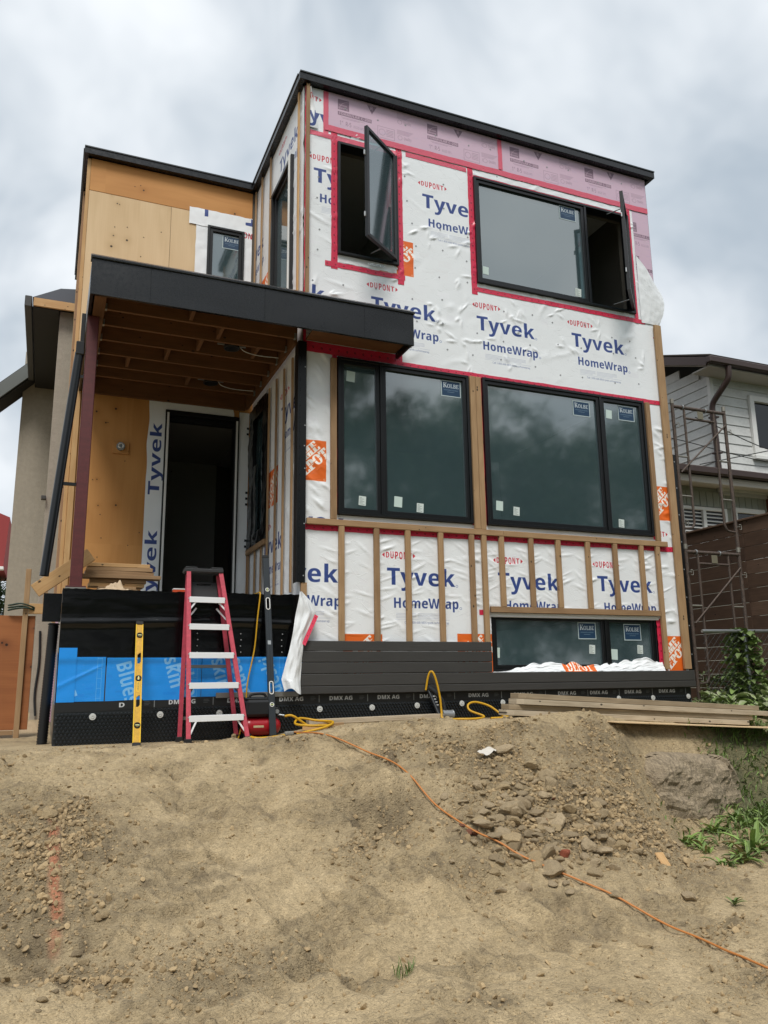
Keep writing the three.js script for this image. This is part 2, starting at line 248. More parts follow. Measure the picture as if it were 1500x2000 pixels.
{
  const axis = (lo, hi, step, f0, f1) => { const s = []; for (let v = lo; v <= hi + 1e-6; v += step) s.push(v); let d = step, v = hi; while (v < f1) { d = Math.min(d * 1.25, 60); v += d; s.push(v); } d = step; v = lo; while (v > f0) { d = Math.min(d * 1.25, 60); v -= d; s.unshift(v); } return s; };
  const xs = axis(-3.2, 5.2, 0.0155, -400, 400), zs = axis(0.0, 4.8, 0.0155, -400, 400);
  const P = [], U = [], Co = [], I = [], nx = xs.length;
  const grey = [0.375, 0.298, 0.182], tan = [0.505, 0.395, 0.235], dark = [0.15, 0.116, 0.073], clay = [0.66, 0.525, 0.325], grass = [0.055, 0.085, 0.03];
  for (const z of zs) for (const x of xs) {
    const y = groundH(x, z); P.push(x, y, z); U.push(x / 0.93 + 0.08 * noise(x * 0.7, z * 0.7, 2), (z - y) / 0.93);
    const R = rough(x, z), n = fbm(x * 2.1, z * 2.4, 5, 4), f = fbm(x * 11, z * 11, 3, 2), s = fbm((x * 0.82 + z * 0.57) * 5, (-x * 0.57 + z * 0.82) * 1.6, 7, 3);
    const pm = plates(x, z); let c = [0, 1, 2].map((k) => lerp(tan[k], grey[k], clamp(R * 0.75 + 0.6 * n + 0.45 * (1 - pm) - 0.1)));
    c = c.map((v, k) => lerp(v, clay[k], clamp((s * 1.2 + 0.25) * pm)));
    c = c.map((v, k) => lerp(v, dark[k], clamp((R - 0.35) * 0.5 + 1.5 * f + 0.42 * (1 - pm) - 0.2) * 0.82));
    const wet = clamp(0.75 * gauss(x, z, -0.05, 2.42, 0.32, 0.13) + 0.8 * gauss(x, z, -2.4, 3.25, 0.3, 0.22) + 0.6 * gauss(x, z, -1.35, 2.75, 0.4, 0.14) + 0.5 * gauss(x, z, 1.0, 1.88, 0.3, 0.12) + 0.45 * gauss(x, z, 0.55, 3.72, 0.5, 0.12) + 0.5 * gauss(x, z, -1.9, 2.3, 0.5, 0.25)) * clamp(0.6 + 1.6 * noise(x * 8, z * 8, 5) + 0.8 * noise(x * 19, z * 19, 2)); c = c.map((v, k) => lerp(v, [0.135, 0.104, 0.066][k], wet));
    c = c.map((v) => v * (1 + 0.25 * f + 0.14 * noise(x * 24, z * 24)));
    // sprayed orange survey line
    const lx = -2.29 + 0.02 * noise(z * 3, 1) + 0.04 * (z - 2.1), on = sstep(0.045, 0.012, Math.abs(x - lx) + 0.016 * noise(x * 27, z * 27)) * sstep(1.98, 2.08, z) * sstep(3.2, 2.95, z) * sstep(-0.2, 0.12, noise(z * 7, 3.3) + 0.28 + 0.3 * noise(x * 24, z * 24));
    c = c.map((v, k) => lerp(v, [0.66, 0.22, 0.12][k], on * 0.6));
    const gs = sstep(-0.1, 0.35, sstep(3.6, 4.5, x + (z - 1.2) * 0.45) - 0.45 + 0.7 * fbm(x * 2.2, z * 2.2, 12, 3)) * sstep(0.6, 1.4, z);
    const out = sstep(6.5, 9.5, Math.max(Math.abs(x + 0.5), z)) * sstep(3.5, 5, z + Math.max(0, Math.abs(x) - 7));
    c = c.map((v, k) => lerp(v, grass[k] * (1 + 0.5 * f), clamp(Math.max(gs * 0.7, out))));
    Co.push(...c.map((v) => Math.max(0.02, v)));
  }
  for (let j = 0; j < zs.length - 1; j++) for (let i = 0; i < nx - 1; i++) { const a = j * nx + i; I.push(a, a + nx, a + nx + 1, a, a + nx + 1, a + 1); }
  const g = new THREE.BufferGeometry(); g.setAttribute('position', new THREE.Float32BufferAttribute(P, 3)); g.setAttribute('uv', new THREE.Float32BufferAttribute(U, 2)); g.setAttribute('color', new THREE.Float32BufferAttribute(Co, 3)); g.setIndex(I); g.computeVertexNormals();
  // crumbs: two layers of cells, each cell a little lump of its own height and tone
  const rr = rng(31), cell = (n, fill) => { const p = []; for (let i = 0; i < n * n; i++) p.push([rr(), rr(), rr() < fill ? 0.35 + 0.65 * rr() : 0, rr()]); return (u, v) => { const x = u * n, y = v * n, xi = Math.floor(x), yi = Math.floor(y); let bd = 9, bc; for (let a = -1; a < 2; a++) for (let b = -1; b < 2; b++) { const c = p[((yi + b + n) % n) * n + (xi + a + n) % n], dx = xi + a + c[0] - x, dy = yi + b + c[1] - y, d = dx * dx + dy * dy; if (d < bd) { bd = d; bc = c; } } return [bc[2] * Math.max(0, 1 - bd * 1.9), bc[3]]; }; };
  const cA = cell(46, 0.45), cB = cell(110, 0.6), TW = 1024, hA = new Float32Array(TW * TW), tA = new Float32Array(TW * TW);
  for (let j = 0; j < TW; j++) for (let i = 0; i < TW; i++) { const u = i / TW, v = j / TW, w = 0.004 * tn(u, v, 12, 1), a = cA((u + w + 1) % 1, (v - w + 1) % 1), b = cB(u, v), q = j * TW + i; hA[q] = 0.62 * a[0] + 0.34 * b[0] + 0.12 * tn(u, v, 8, 2) + 0.10 * tn(u, v, 60, 3); tA[q] = 0.86 + 0.10 * (a[1] - 0.5) * (a[0] > 0.1 ? 1 : 0) + 0.10 * (b[1] - 0.5) + 0.06 * tn(u, v, 30, 5); }
  const fineT = dataTex(TW, TW, (u, v, i, j) => { const q = tA[j * TW + i]; return [q, q * 0.988, q * 0.965]; });
  const bumpT = dataTex(TW, TW, (u, v, i, j) => clamp(0.12 + 0.8 * hA[j * TW + i]), false);
  structure(mesh('ground', g, new THREE.MeshStandardMaterial({ vertexColors: true, roughness: 0.97, map: fineT, bumpMap: bumpT, bumpScale: 0.014 })), 'ground');
}

// ---------- print on the house wrap ----------
const NAVY = '#2f4482', REDP = '#c22f3d', ORNG = '#e2681f';
function fit(g, s, x, w, base, cap, font, color, sk = 0) { // text fitted to width w and cap height cap
  g.save(); g.font = font.replace('$', '100px'); const m = g.measureText(s).width; g.translate(x, base); g.transform(1, 0, sk, 1, 0, 0); g.scale(w / m, cap / 72); g.fillStyle = color; g.fillText(s, 0, 0); g.restore();
}
function wrapBlock(g, S, ox, oy, x0, yt, clip) { g.save(); if (clip) { g.beginPath(); g.rect(-10, (oy - clip[1]) * S, 9000, (clip[1] - clip[0]) * S); g.clip(); } wrapInk(g, S, ox, oy, x0, yt); g.restore(); }
function wrapInk(g, S, ox, oy, x0, yt) { // S px per metre; ox: x of canvas left; oy: y of canvas top
  const X = (x) => (x - ox) * S, Y = (y) => (oy - y) * S;
  const L = 'DUPONT', hs = [0.78, 0.94, 1, 1, 0.94, 0.78], w = 0.052;
  for (let i = 0; i < 6; i++) { const h = 0.082 * hs[i]; fit(g, L[i], X(x0 + 0.045 + i * 0.0535), w * S * 0.92, Y(yt - 0.041 - h / 2), h * S, 'bold $ sans-serif', REDP); }
  g.fillStyle = REDP;
  for (const [a, d] of [[x0 + 0.035, -1], [x0 + 0.375, 1]]) { g.beginPath(); g.moveTo(X(a + d * 0.03), Y(yt - 0.041)); g.quadraticCurveTo(X(a), Y(yt - 0.012), X(a), Y(yt - 0.018)); g.lineTo(X(a), Y(yt - 0.066)); g.quadraticCurveTo(X(a), Y(yt - 0.07), X(a + d * 0.03), Y(yt - 0.041)); g.fill(); }
  fit(g, 'Tyvek', X(x0 + 0.055), 0.84 * S, Y(yt - 0.37), 0.19 * S, 'bold $ sans-serif', NAVY);
  fit(g, 'HomeWrap', X(x0 + 0.125), 0.81 * S, Y(yt - 0.618), 0.112 * S, '600 $ sans-serif', NAVY);
  g.strokeStyle = NAVY; g.lineWidth = S * 0.003; for (const [a, b] of [[x0 + 0.915, yt - 0.36], [x0 + 0.955, yt - 0.61]]) { g.beginPath(); g.arc(X(a), Y(b), 0.013 * S, 0, 7); g.stroke(); }
  g.fillStyle = 'rgba(60,75,120,0.35)'; for (let i = 0; i < 4; i++) for (const [a, b] of [[0.16, 0.24], [0.42, 0.32]]) g.fillRect(X(x0 + a), Y(yt - 0.675 - i * 0.016), b * S * (i === 3 ? 0.8 : 1), 0.004 * S);
  g.fillRect(X(x0 + 0.15), Y(yt - 0.742), 0.66 * S, 0.003 * S);
  fit(g, 'Call 1-800-448-9835 tyvek.ca/homewrap', X(x0 + 0.26), 0.54 * S, Y(yt - 0.785), 0.021 * S, '$ sans-serif', 'rgba(40,55,110,0.8)');
}
function depot(g, S, ox, oy, x0, y0, w = 0.445, h = 0.455) { // orange square with slanted stencil lettering
  const X = (x) => (x - ox) * S, Y = (y) => (oy - y) * S;
  g.save(); g.fillStyle = ORNG; g.beginPath(); g.rect(X(x0), Y(y0 + h), w * S, h * S); g.fill(); g.clip();
  g.translate(X(x0 + w * 0.5), Y(y0 + h * 0.5)); g.rotate(-0.74);
  const F = 'bold $ serif', wt = '#f1ece4';
  fit(g, 'THE', -0.06 * S, 0.10 * S, -0.118 * S, 0.052 * S, F, wt); for (const dx of [0, 0.006, 0.012]) { fit(g, 'HOME', (-0.225 + dx) * S, 0.43 * S, 0.0 * S, 0.112 * S, F, wt); fit(g, 'DEPOT', (-0.25 + dx) * S, 0.49 * S, 0.127 * S, 0.112 * S, F, wt); }
  g.strokeStyle = ORNG; g.lineWidth = 0.006 * S; for (const yy of [-0.05, 0.075]) { g.beginPath(); g.moveTo(-0.25 * S, yy * S); g.lineTo(0.25 * S, yy * S - 0.004 * S); g.stroke(); }
  g.restore();
  g.strokeStyle = '#f1ece4'; g.lineWidth = 0.003 * S; g.beginPath(); g.arc(X(x0 + w - 0.02), Y(y0 + 0.02), 0.009 * S, 0, 7); g.stroke();
}
const WRAPW = '#e6e9ea';
function wrapGrain(g, w, h, seed) { const r = rng(seed); for (let i = 0; i < 700; i++) { const v = 205 + r() * 45; g.fillStyle = `rgba(${v},${v + 2},${v + 3},0.16)`; g.fillRect(r() * w, r() * h, 8 + r() * 50, 3 + r() * 22); } }
const FS = 280, FOX = -0.1, FOY = 7.2;
const facadeTex = canvasTex(Math.round(5.3 * FS), Math.round(7.2 * FS), (g, w, h) => {
  g.fillStyle = WRAPW; g.fillRect(0, 0, w, h); wrapGrain(g, w, h, 4);
  for (const [a, b, k] of [[-0.2, 7.0, [6.5, 7.2]], [0.05, 6.215], [1.456, 6.215], [-0.645, 4.705], [0.757, 4.705], [2.16, 4.705], [3.565, 4.71], [4.97, 4.71], [-0.42, 2.07, [1.70, 3.7]], [4.52, 1.97, [1.75, 3.7]], [-0.49, 1.515], [0.91, 1.515], [2.305, 1.518], [3.705, 1.53], [5.1, 1.53]]) wrapBlock(g, FS, FOX, FOY, a, b, k);
  for (const [a, b] of [[0.93, 4.87], [5.06, 4.9], [-0.175, 2.24], [4.58, 2.11], [0.46, 0.155], [1.81, 0.17], [4.585, 0.17]]) depot(g, FS, FOX, FOY, a, b);
});
const SS = 220;
const sideTex = canvasTex(Math.round(2.5 * SS), Math.round(6.2 * SS), (g, w, h) => { // s = z + 2.4
  g.fillStyle = WRAPW; g.fillRect(0, 0, w, h); wrapGrain(g, w, h, 6);
  for (const [a, b] of [[1.5, 3.5], [0.75, 2.0], [2.16, 2.06], [1.25, 6.98], [-0.4, 6.4], [0.5, 5.2]]) wrapBlock(g, SS, 0, 7.2, a, b);
  for (const [a, b] of [[1.0, 2.2], [0.42, 5.05], [0.2, 3.1]]) depot(g, SS, 0, 7.2, a, b);
});
// crease relief, used as bump on every wrap sheet
const creaseBump = canvasTex(1024, 1024, (g) => {
  g.fillStyle = '#808080'; g.fillRect(0, 0, 1024, 1024); const r = rng(15);
  for (let i = 0; i < 420; i++) { const x = r() * 1024, y = r() * 1024, a = r() < 0.6 ? (r() - 0.5) * 0.9 + (r() < 0.5 ? 0.5 : -0.35) : r() * 3.14, l = 20 + r() * r() * 190, w = 1 + r() * 4; g.strokeStyle = r() < 0.5 ? `rgba(255,255,255,${0.12 + 0.3 * r()})` : `rgba(0,0,0,${0.12 + 0.3 * r()})`; g.lineWidth = w;
    for (const [dx, dy] of [[0, 0], [1024, 0], [-1024, 0], [0, 1024], [0, -1024]]) { g.beginPath(); g.moveTo(x + dx, y + dy); g.quadraticCurveTo(x + dx + Math.cos(a) * l * 0.5 + (r() - 0.5) * 18, y + dy + Math.sin(a) * l * 0.5, x + dx + Math.cos(a) * l, y + dy + Math.sin(a) * l); g.stroke(); } }
}, false);
const cb = creaseBump.clone(); cb.repeat.set(5.3 / 1.1, 7.2 / 1.1);
const wrapMat = std(0xffffff, 0.5, { map: facadeTex, bumpMap: cb, bumpScale: 0.007 });
const cs = creaseBump.clone(); cs.repeat.set(2, 5);
const wrapSideMat = std(0xffffff, 0.5, { map: sideTex, bumpMap: cs, bumpScale: 0.01 });
const cp = creaseBump.clone(); cp.repeat.set(1, 1);
const wrapPlain = std(0xe4e7e8, 0.5, { bumpMap: cp, bumpScale: 0.006, side: THREE.DoubleSide });

// folds of the facade sheet: loose sags, pulled creases around fasteners and puckers beside the straps
const folds = []; const strapX = [0.43, 0.835, 1.208, 1.615, 2.01, 2.172, 2.405, 2.808, 3.19, 3.62, 4.03, 4.44, 4.70];
{
  const r = rng(91);
  for (let i = 0; i < 130; i++) folds.push([r() * 5.1, 3.75 + r() * 3.3, (r() - 0.5) * 1.6 + (r() < 0.4 ? 1.2 : 0), 0.15 + r() * 0.5, 0.02 + r() * 0.035, (r() - 0.3) * 0.017]);
  for (let i = 0; i < 46; i++) { const cx = 0.12 + r() * 4.8, cy = 3.85 + r() * 2.7; for (let k = 0; k < 4; k++) { const a = r() * 6.28, l = 0.09 + r() * 0.14; folds.push([cx + Math.cos(a) * l * 0.6, cy + Math.sin(a) * l * 0.6, a, l, 0.011 + r() * 0.01, 0.009 + r() * 0.006]); } }
  for (const sx of strapX) for (let i = 0; i < 22; i++) { const sd = r() < 0.5 ? -1 : 1, l = 0.06 + r() * 0.16; folds.push([sx + sd * (0.03 + l * 0.5), 0.5 + r() * 1.25, (r() - 0.5) * 0.6 + sd * 0.35, l * 1.5, 0.009 + r() * 0.009, 0.004 + r() * 0.006]); }
  for (let i = 0; i < 26; i++) folds.push([0.05 + r() * 0.28, 1.9 + r() * 1.8, -0.9 + r() * 0.6, 0.12 + r() * 0.2, 0.016 + r() * 0.016, 0.013]);
  for (let i = 0; i < 22; i++) folds.push([4.82 + r() * 0.25, 0.6 + r() * 3.1, -0.6 + r() * 1.2, 0.1 + r() * 0.15, 0.015 + r() * 0.014, 0.013]);
}
const cellF = {}; for (const f of folds) { const R = f[3] / 2 + f[4] * 3; for (let i = Math.floor((f[0] - R) / 0.2); i <= Math.floor((f[0] + R) / 0.2); i++) for (let j = Math.floor((f[1] - R) / 0.2); j <= Math.floor((f[1] + R) / 0.2); j++) (cellF[i + ',' + j] ??= []).push(f); }
function wrapZ(x, y) {
  let d = 0.004 + 0.005 * fbm(x * 2.2, y * 1.7, 3, 3);
  for (const [fx, fy, a, l, w, am] of cellF[Math.floor(x / 0.2) + ',' + Math.floor(y / 0.2)] || []) { const dx = x - fx, dy = y - fy, t = dx * Math.cos(a) + dy * Math.sin(a), n = -dx * Math.sin(a) + dy * Math.cos(a) + 0.012 * Math.sin(t * 14); const e = clamp(1 - Math.abs(t) / (l / 2)); if (e > 0) d += am * Math.exp(-(n * n) / (w * w)) * e; }
  return clamp(d, 0.0, 0.022);
}
const wuv = (x, y) => [(x - FOX) / 5.3, y / 7.2];

// ---------- the house being built ----------
const house = thing('house_under_construction', 'two-storey house under construction in white house wrap, pink foam and bare plywood', 'house');
const OPEN_F = [[0.40, 1.17, 4.97, 6.44], [2.24, 4.69, 4.96, 6.44], [0.39, 2.06, 1.88, 3.70], [2.24, 4.69, 1.88, 3.71], [2.25, 4.64, 0.2, 0.87]];
const W5 = 5.09, DZ = -2.363, BACK = -6.0, XL = -2.29, HT = 7.10;
mesh('wall', wallGeo(0, W5, -0.7, HT, -0.2, -0.012, OPEN_F), M.sheathing, house);
mesh('wall', bx(W5 - 0.19, W5 - 0.004, -0.7, HT - 0.004, BACK, -0.205), M.sheathing, house);
// side wall of the projecting block (faces the porch): built in zy then turned
const OPEN_S = [[-1.37, -0.41, 4.60, 6.46], [-2.33, -1.38, 1.87, 3.70]];
mesh('wall', wallGeo(DZ, -0.205, -0.7, HT - 0.003, 0.006, 0.19, OPEN_S).rotateY(-Math.PI / 2).translate(0.196, 0, 0), M.sheathing, house);
const OPEN_W = [[-0.70, -0.19, 5.62, 6.44], [-1.165, -0.185, 1.06, 3.66]];
mesh('wall', wallGeo(XL + 0.004, 0.004, -0.7, HT - 0.002, DZ - 0.2, DZ - 0.012, OPEN_W), M.sheathing, house);
mesh('wall', bx(XL + 0.002, XL + 0.19, -0.7, HT - 0.005, BACK, DZ - 0.205), M.sheathing, house);
mesh('wall', bx(XL + 0.002, W5 - 0.004, -0.7, HT - 0.006, BACK - 0.2, BACK - 0.003), M.sheathing, house);
mesh('floor', merge([bx(0.2, W5 - 0.2, 3.95, 4.4, BACK, -0.21), bx(XL + 0.2, 0.195, 3.95, 4.4, BACK, DZ - 0.21)]), M.drywall, house);
mesh('floor', merge([bx(0.2, W5 - 0.2, 0.95, 1.2, BACK, -0.21), bx(XL + 0.2, 0.195, 0.95, 1.05, BACK, DZ - 0.21)]), M.floor, house);
mesh('ceiling', merge([bx(0.2, W5 - 0.2, 6.78, 6.9, BACK, -0.21), bx(XL + 0.2, 0.195, 6.78, 6.9, BACK, DZ - 0.21)]), M.drywall, house);
mesh('partition', merge([bx(0.21, W5 - 0.21, 1.21, 3.94, -4.1, -4.0), bx(0.21, W5 - 0.21, 4.41, 6.77, -3.4, -3.3), bx(1.75, 1.85, 4.41, 6.77, -3.29, -0.22), bx(XL + 0.2, 0.19, 1.06, 3.94, BACK + 0.02, BACK + 0.1)]), M.drywall, house);
mesh('roof', merge([bx(0.002, W5 - 0.002, HT, HT + 0.06, BACK, -0.01), bx(XL + 0.004, 0.0, HT, HT + 0.06, BACK, DZ - 0.01)]), M.cap, house);
{ // metal roof edge: fascia, soffit and a lighter drip cap
  const o = 0.094, y0 = 7.112, y1 = 7.2, e = part('roof_edge', house);
  const run = (nm, mat, a, b, w) => mesh(nm, bar(a, b, w[0], w[1], 0.003, [0, 1, 0]), mat, e);
  const ov = o - 0.03;
  const segs = [[[W5 + o - 0.002, 0, ov], [-o + 0.001, 0, ov]], [[-ov, 0, ov - 0.032], [-ov, 0, DZ + 0.03]], [[-o + 0.06, 0, DZ + ov], [XL - o, 0, DZ + ov]], [[XL - ov, 0, DZ + 0.03], [XL - ov, 0, BACK]], [[W5 + ov, 0, ov - 0.032], [W5 + ov, 0, BACK]]];
  for (const [a, b] of segs) {
    const A = V(a), B = V(b), up = (v, y) => [v.x, y, v.z];
    run('fascia', M.metal, up(A, (y0 + y1) / 2), up(B, (y0 + y1) / 2), [0.06, y1 - y0]);
    const dir = B.clone().sub(A).normalize(), nrm = new THREE.Vector3(-dir.z, 0, dir.x); // outward
    const sgn = Math.abs(dir.x) > 0.5 ? new THREE.Vector3(0, 0, 1) : new THREE.Vector3(A.x > 2 ? 1 : -1, 0, 0);
    run('drip_cap', M.cap, up(A.clone().addScaledVector(sgn, 0.004), y1 + 0.011), up(B.clone().addScaledVector(sgn, 0.004), y1 + 0.011), [0.076, 0.02]);
    run('soffit', M.metal, up(A.clone().addScaledVector(sgn, -0.06), y0 + 0.01), up(B.clone().addScaledVector(sgn, -0.06), y0 + 0.01), [0.06, 0.012]);
  }
}
// facade wrap, foam, tape
const FOAM = [[0.285, 2.655, 6.625, 7.108], [2.675, 5.072, 6.625, 7.108], [4.79, 5.072, 5.42, 6.615]];
const foamHoles = [[0.285, 5.2, 6.625, 7.2], [4.79, 5.2, 5.42, 6.625]];
mesh('house_wrap', sheet(0.0, 5.088, 0.16, 7.105, 0.0125, [...OPEN_F, ...foamHoles], (x, y) => [x, y, wrapZ(x, y)], wuv), wrapMat, house, 'white printed house wrap over the front wall');
const foamTex = canvasTex(1400, 300, (g, w, h) => {
  g.fillStyle = '#cbb0c0'; g.fillRect(0, 0, w, h); const S = 580, r = rng(3);
  for (let i = 0; i < 300; i++) { g.fillStyle = `rgba(${175 + r() * 30},${155 + r() * 30},${175 + r() * 25},0.12)`; g.fillRect(r() * w, r() * h, 40, 14); }
  const ink = 'rgba(95,76,90,0.62)', pale = 'rgba(105,84,98,0.42)';
  for (const bx0 of [-0.37, 0.83, 2.03]) {
    const X = (m) => (bx0 + m) * S;
    g.fillStyle = pale; for (let i = 0; i < 5; i++) { g.fillRect(X(0.36), 25 + i * 9, 120 - i * 12, 3); g.fillRect(X(0.36), 160 + i * 8, 130 - i * 9, 3); }
    for (const yy of [92, 222]) { g.strokeStyle = pale; g.lineWidth = 3; g.beginPath(); g.arc(X(0.40), yy, 17, 0, 7); g.stroke(); fit(g, 'Quality', X(0.45), 62, yy + 9, 22, 'bold $ serif', pale); }
    g.fillStyle = ink; g.fillRect(X(0.78), 40, 84, 84); g.strokeStyle = '#b59aa8'; g.lineWidth = 4; g.beginPath(); g.arc(X(0.78) + 84, 124, 72, 3.2, 4.7); g.stroke(); fit(g, 'Owens', X(0.78) + 8, 62, 92, 13, 'bold $ serif', '#bda3b0'); fit(g, 'Corning', X(0.78) + 4, 70, 114, 13, 'bold $ serif', '#bda3b0');
    g.fillStyle = ink; g.beginPath(); g.moveTo(X(0.78), 138); g.lineTo(X(1.22), 138); g.lineTo(X(1.22), 168); g.lineTo(X(0.78), 168); g.fill(); fit(g, 'FOAMULAR C-200', X(0.79), 0.42 * S, 162, 20, 'bold $ sans-serif', '#bda3b0');
    g.fillStyle = pale; g.fillRect(X(0.82), 178, 180, 3); g.fillRect(X(0.84), 186, 130, 3);
    fit(g, '1"  R-5', X(0.8), 90, 244, 34, '$ sans-serif', ink); fit(g, 'RIGID XPS', X(0.98), 80, 244, 20, '$ sans-serif', pale);
    g.fillStyle = ink; g.beginPath(); g.moveTo(X(1.16), 24); g.lineTo(X(1.29), 24); g.lineTo(X(1.225), 92); g.fill(); fit(g, 'R', X(1.2), 24, 58, 30, 'bold $ sans-serif', '#bda3b0');
    g.strokeStyle = pale; g.lineWidth = 3; g.strokeRect(X(1.30), 170, 130, 90); g.beginPath(); g.arc(X(1.30) + 34, 214, 24, 0, 7); g.stroke(); g.fillStyle = pale; for (let i = 0; i < 5; i++) g.fillRect(X(1.30) + 66, 186 + i * 12, 56, 4);
  }
});
foamTex.repeat.set(580 / 1400, 1 / 0.517);
{
  const fm = std(0xffffff, 0.85, { map: foamTex });
  for (const [a, b, c, d] of FOAM) {
    const g = bx(a, b, c, d, -0.004, 0.006, 0.002); const p = g.attributes.position, u = g.attributes.uv; for (let i = 0; i < p.count; i++) u.setXY(i, p.getX(i) - (c < 6 ? 4.3 : 0), c < 6 ? p.getY(i) - 5.42 : p.getY(i) - 6.6);
    mesh('foam_panel', g, fm, house, 'pink printed rigid foam panel');
  }
}
const tapeBump = canvasTex(512, 512, (g) => { g.fillStyle = '#808080'; g.fillRect(0, 0, 512, 512); const r = rng(8); for (let i = 0; i < 260; i++) { g.strokeStyle = r() < 0.5 ? 'rgba(255,255,255,0.4)' : 'rgba(0,0,0,0.4)'; g.lineWidth = 1 + r() * 4; const x = r() * 512, y = r() * 512, a = (r() - 0.5) * 1.2; g.beginPath(); g.moveTo(x, y); g.lineTo(x + Math.cos(a) * 70 * r(), y + Math.sin(a) * 40); g.stroke(); } }, false);
const tapeTex = canvasTex(512, 128, (g) => { g.fillStyle = '#cf2a4a'; g.fillRect(0, 0, 512, 128); const r = rng(5); for (let i = 0; i < 90; i++) { g.fillStyle = `rgba(${190 + r() * 50},${25 + r() * 50},${60 + r() * 45},0.3)`; g.fillRect(r() * 512, r() * 128, 10 + r() * 60, 3 + r() * 14); } for (let i = 0; i < 5; i++) { g.save(); g.translate(50 + i * 104, 66); g.rotate(-0.2); g.fillStyle = 'rgba(70,10,22,0.75)'; g.beginPath(); g.ellipse(0, 0, 11, 15, 0, 0, 7); g.fill(); g.fillStyle = '#cf2a4a'; g.fillRect(-4, -6, 8, 9); g.restore(); } });
const tapeMat = std(0xffffff, 0.36, { map: tapeTex, bumpMap: tapeBump, bumpScale: 0.004 });
const paleTape = std(0xd4596e, 0.45, { bumpMap: tapeBump, bumpScale: 0.004 });
const tr = rng(60);
function tape(x0, x1, y0, y1, mat = tapeMat, parent = house, zf = wrapZ, lift = 0.003) {
  const o = tr() * 5, horiz = x1 - x0 > y1 - y0, wob = (t) => 0.006 * noise(t * 4 + o, o) + 0.003 * noise(t * 17, o);
  return mesh('tape_strip', sheet(x0, x1, y0, y1, 0.02, [], (x, y) => { const t = horiz ? x : y, w = wob(t); const X = horiz ? x : x + w, Y = horiz ? y + w : y; return [X, Y, zf(X, Y) + lift + 0.0015 * noise(X * 40, Y * 40, o)]; }, (x, y) => horiz ? [x / 0.5 + o, (y - y0) / (y1 - y0)] : [y / 0.5 + o, (x - x0) / (x1 - x0)]), mat, parent, 'red sheathing tape');
}
const fz = (x, y) => 0.009;
// around foam
tape(0.225, 0.29, 6.50, 7.10, paleTape); tape(0.012, 0.36, 6.46, 6.525, paleTape); tape(2.634, 2.696, 6.66, 7.10, paleTape, house, fz); tape(0.24, 5.07, 6.565, 6.645, paleTape, house, fz, 0.006);
// around upper windows
tape(0.325, 0.405, 4.78, 6.565, tapeMat); tape(1.165, 1.245, 4.74, 6.57, tapeMat); tape(0.32, 1.25, 6.44, 6.53, paleTape); tape(0.25, 1.26, 4.80, 4.865, tapeMat, house, wrapZ, 0.005);
tape(2.165, 2.245, 4.80, 6.57, tapeMat); tape(4.685, 4.745, 4.84, 6.56, tapeMat, house, (x, y) => Math.max(0.008, wrapZ(x, y))); tape(2.22, 4.86, 4.845, 4.905, tapeMat, house, wrapZ, 0.005); tape(2.25, 4.69, 6.442, 6.475, tapeMat, house, wrapZ, 0.004);
tape(1.3, 2.15, 6.49, 6.555, paleTape);
// flashing strips above and below the upper openings
for (const [a, b, c, d] of [[0.42, 1.15, 4.875, 4.965], [2.26, 4.68, 4.908, 4.957], [2.27, 4.67, 6.48, 6.556]]) mesh('flashing_strip', sheet(a, b, c, d, 0.02, [], (x, y) => [x, y, wrapZ(x, y) + 0.003 + 0.004 * noise(x * 9, y * 20)], (x, y) => [x, y]), wrapPlain, house);
{ const t = canvasTex(256, 32, (g) => { g.fillStyle = '#e4e7e8'; g.fillRect(0, 0, 256, 32); fit(g, 'FlexWrap NF', 8, 240, 26, 20, '600 $ sans-serif', '#23273a'); }); mesh('flashing_print', new THREE.PlaneGeometry(0.2, 0.024).translate(0.88, 4.915, 0.035), std(0xffffff, 0.5, { map: t }), house); }
// the long seam over the ground-floor windows, the one under the sills
tape(1.16, 5.085, 3.695, 3.755, tapeMat, house, wrapZ, 0.006); tape(1.13, 1.20, 3.70, 3.90, tapeMat, house, wrapZ, 0.004); tape(0.02, 1.13, 3.715, 3.84, tapeMat); tape(0.02, 5.085, 1.70, 1.765, tapeMat); tape(0.335, 0.392, 1.86, 3.72, tapeMat); tape(2.056, 2.085, 1.87, 3.7, tapeMat); tape(2.205, 2.243, 1.87, 3.7, tapeMat); tape(4.688, 4.76, 1.85, 3.7, tapeMat); tape(4.62, 4.70, 0.2, 0.84, tapeMat); tape(2.10, 2.17, 0.84, 0.90, tapeMat);
tape(-0.0, 0.03, 3.75, 7.1, tapeMat, house, wrapZ, 0.004);
// fasteners of the wrap: small cap nails
{ const r = rng(33), gs = []; const disc = new THREE.CylinderGeometry(0.011, 0.011, 0.003, 10).rotateX(Math.PI / 2);
  for (let y = 3.95; y < 7.1; y += 0.33) for (let x = 0.12; x < 5.0; x += 0.41) { const X = x + (r() - 0.5) * 0.14, Y = y + (r() - 0.5) * 0.12; if (OPEN_F.some((h) => X > h[0] - 0.03 && X < h[1] + 0.03 && Y > h[2] - 0.03 && Y < h[3] + 0.03)) continue; gs.push(disc.clone().translate(X, Y, (foamHoles.some((h) => X > h[0] && Y > h[2]) ? 0.006 : wrapZ(X, Y)) + 0.0015)); }
  const q = mesh('cap_nails', merge(gs), std(0x8d8f90, 0.5), house); q.userData.kind = 'stuff'; }
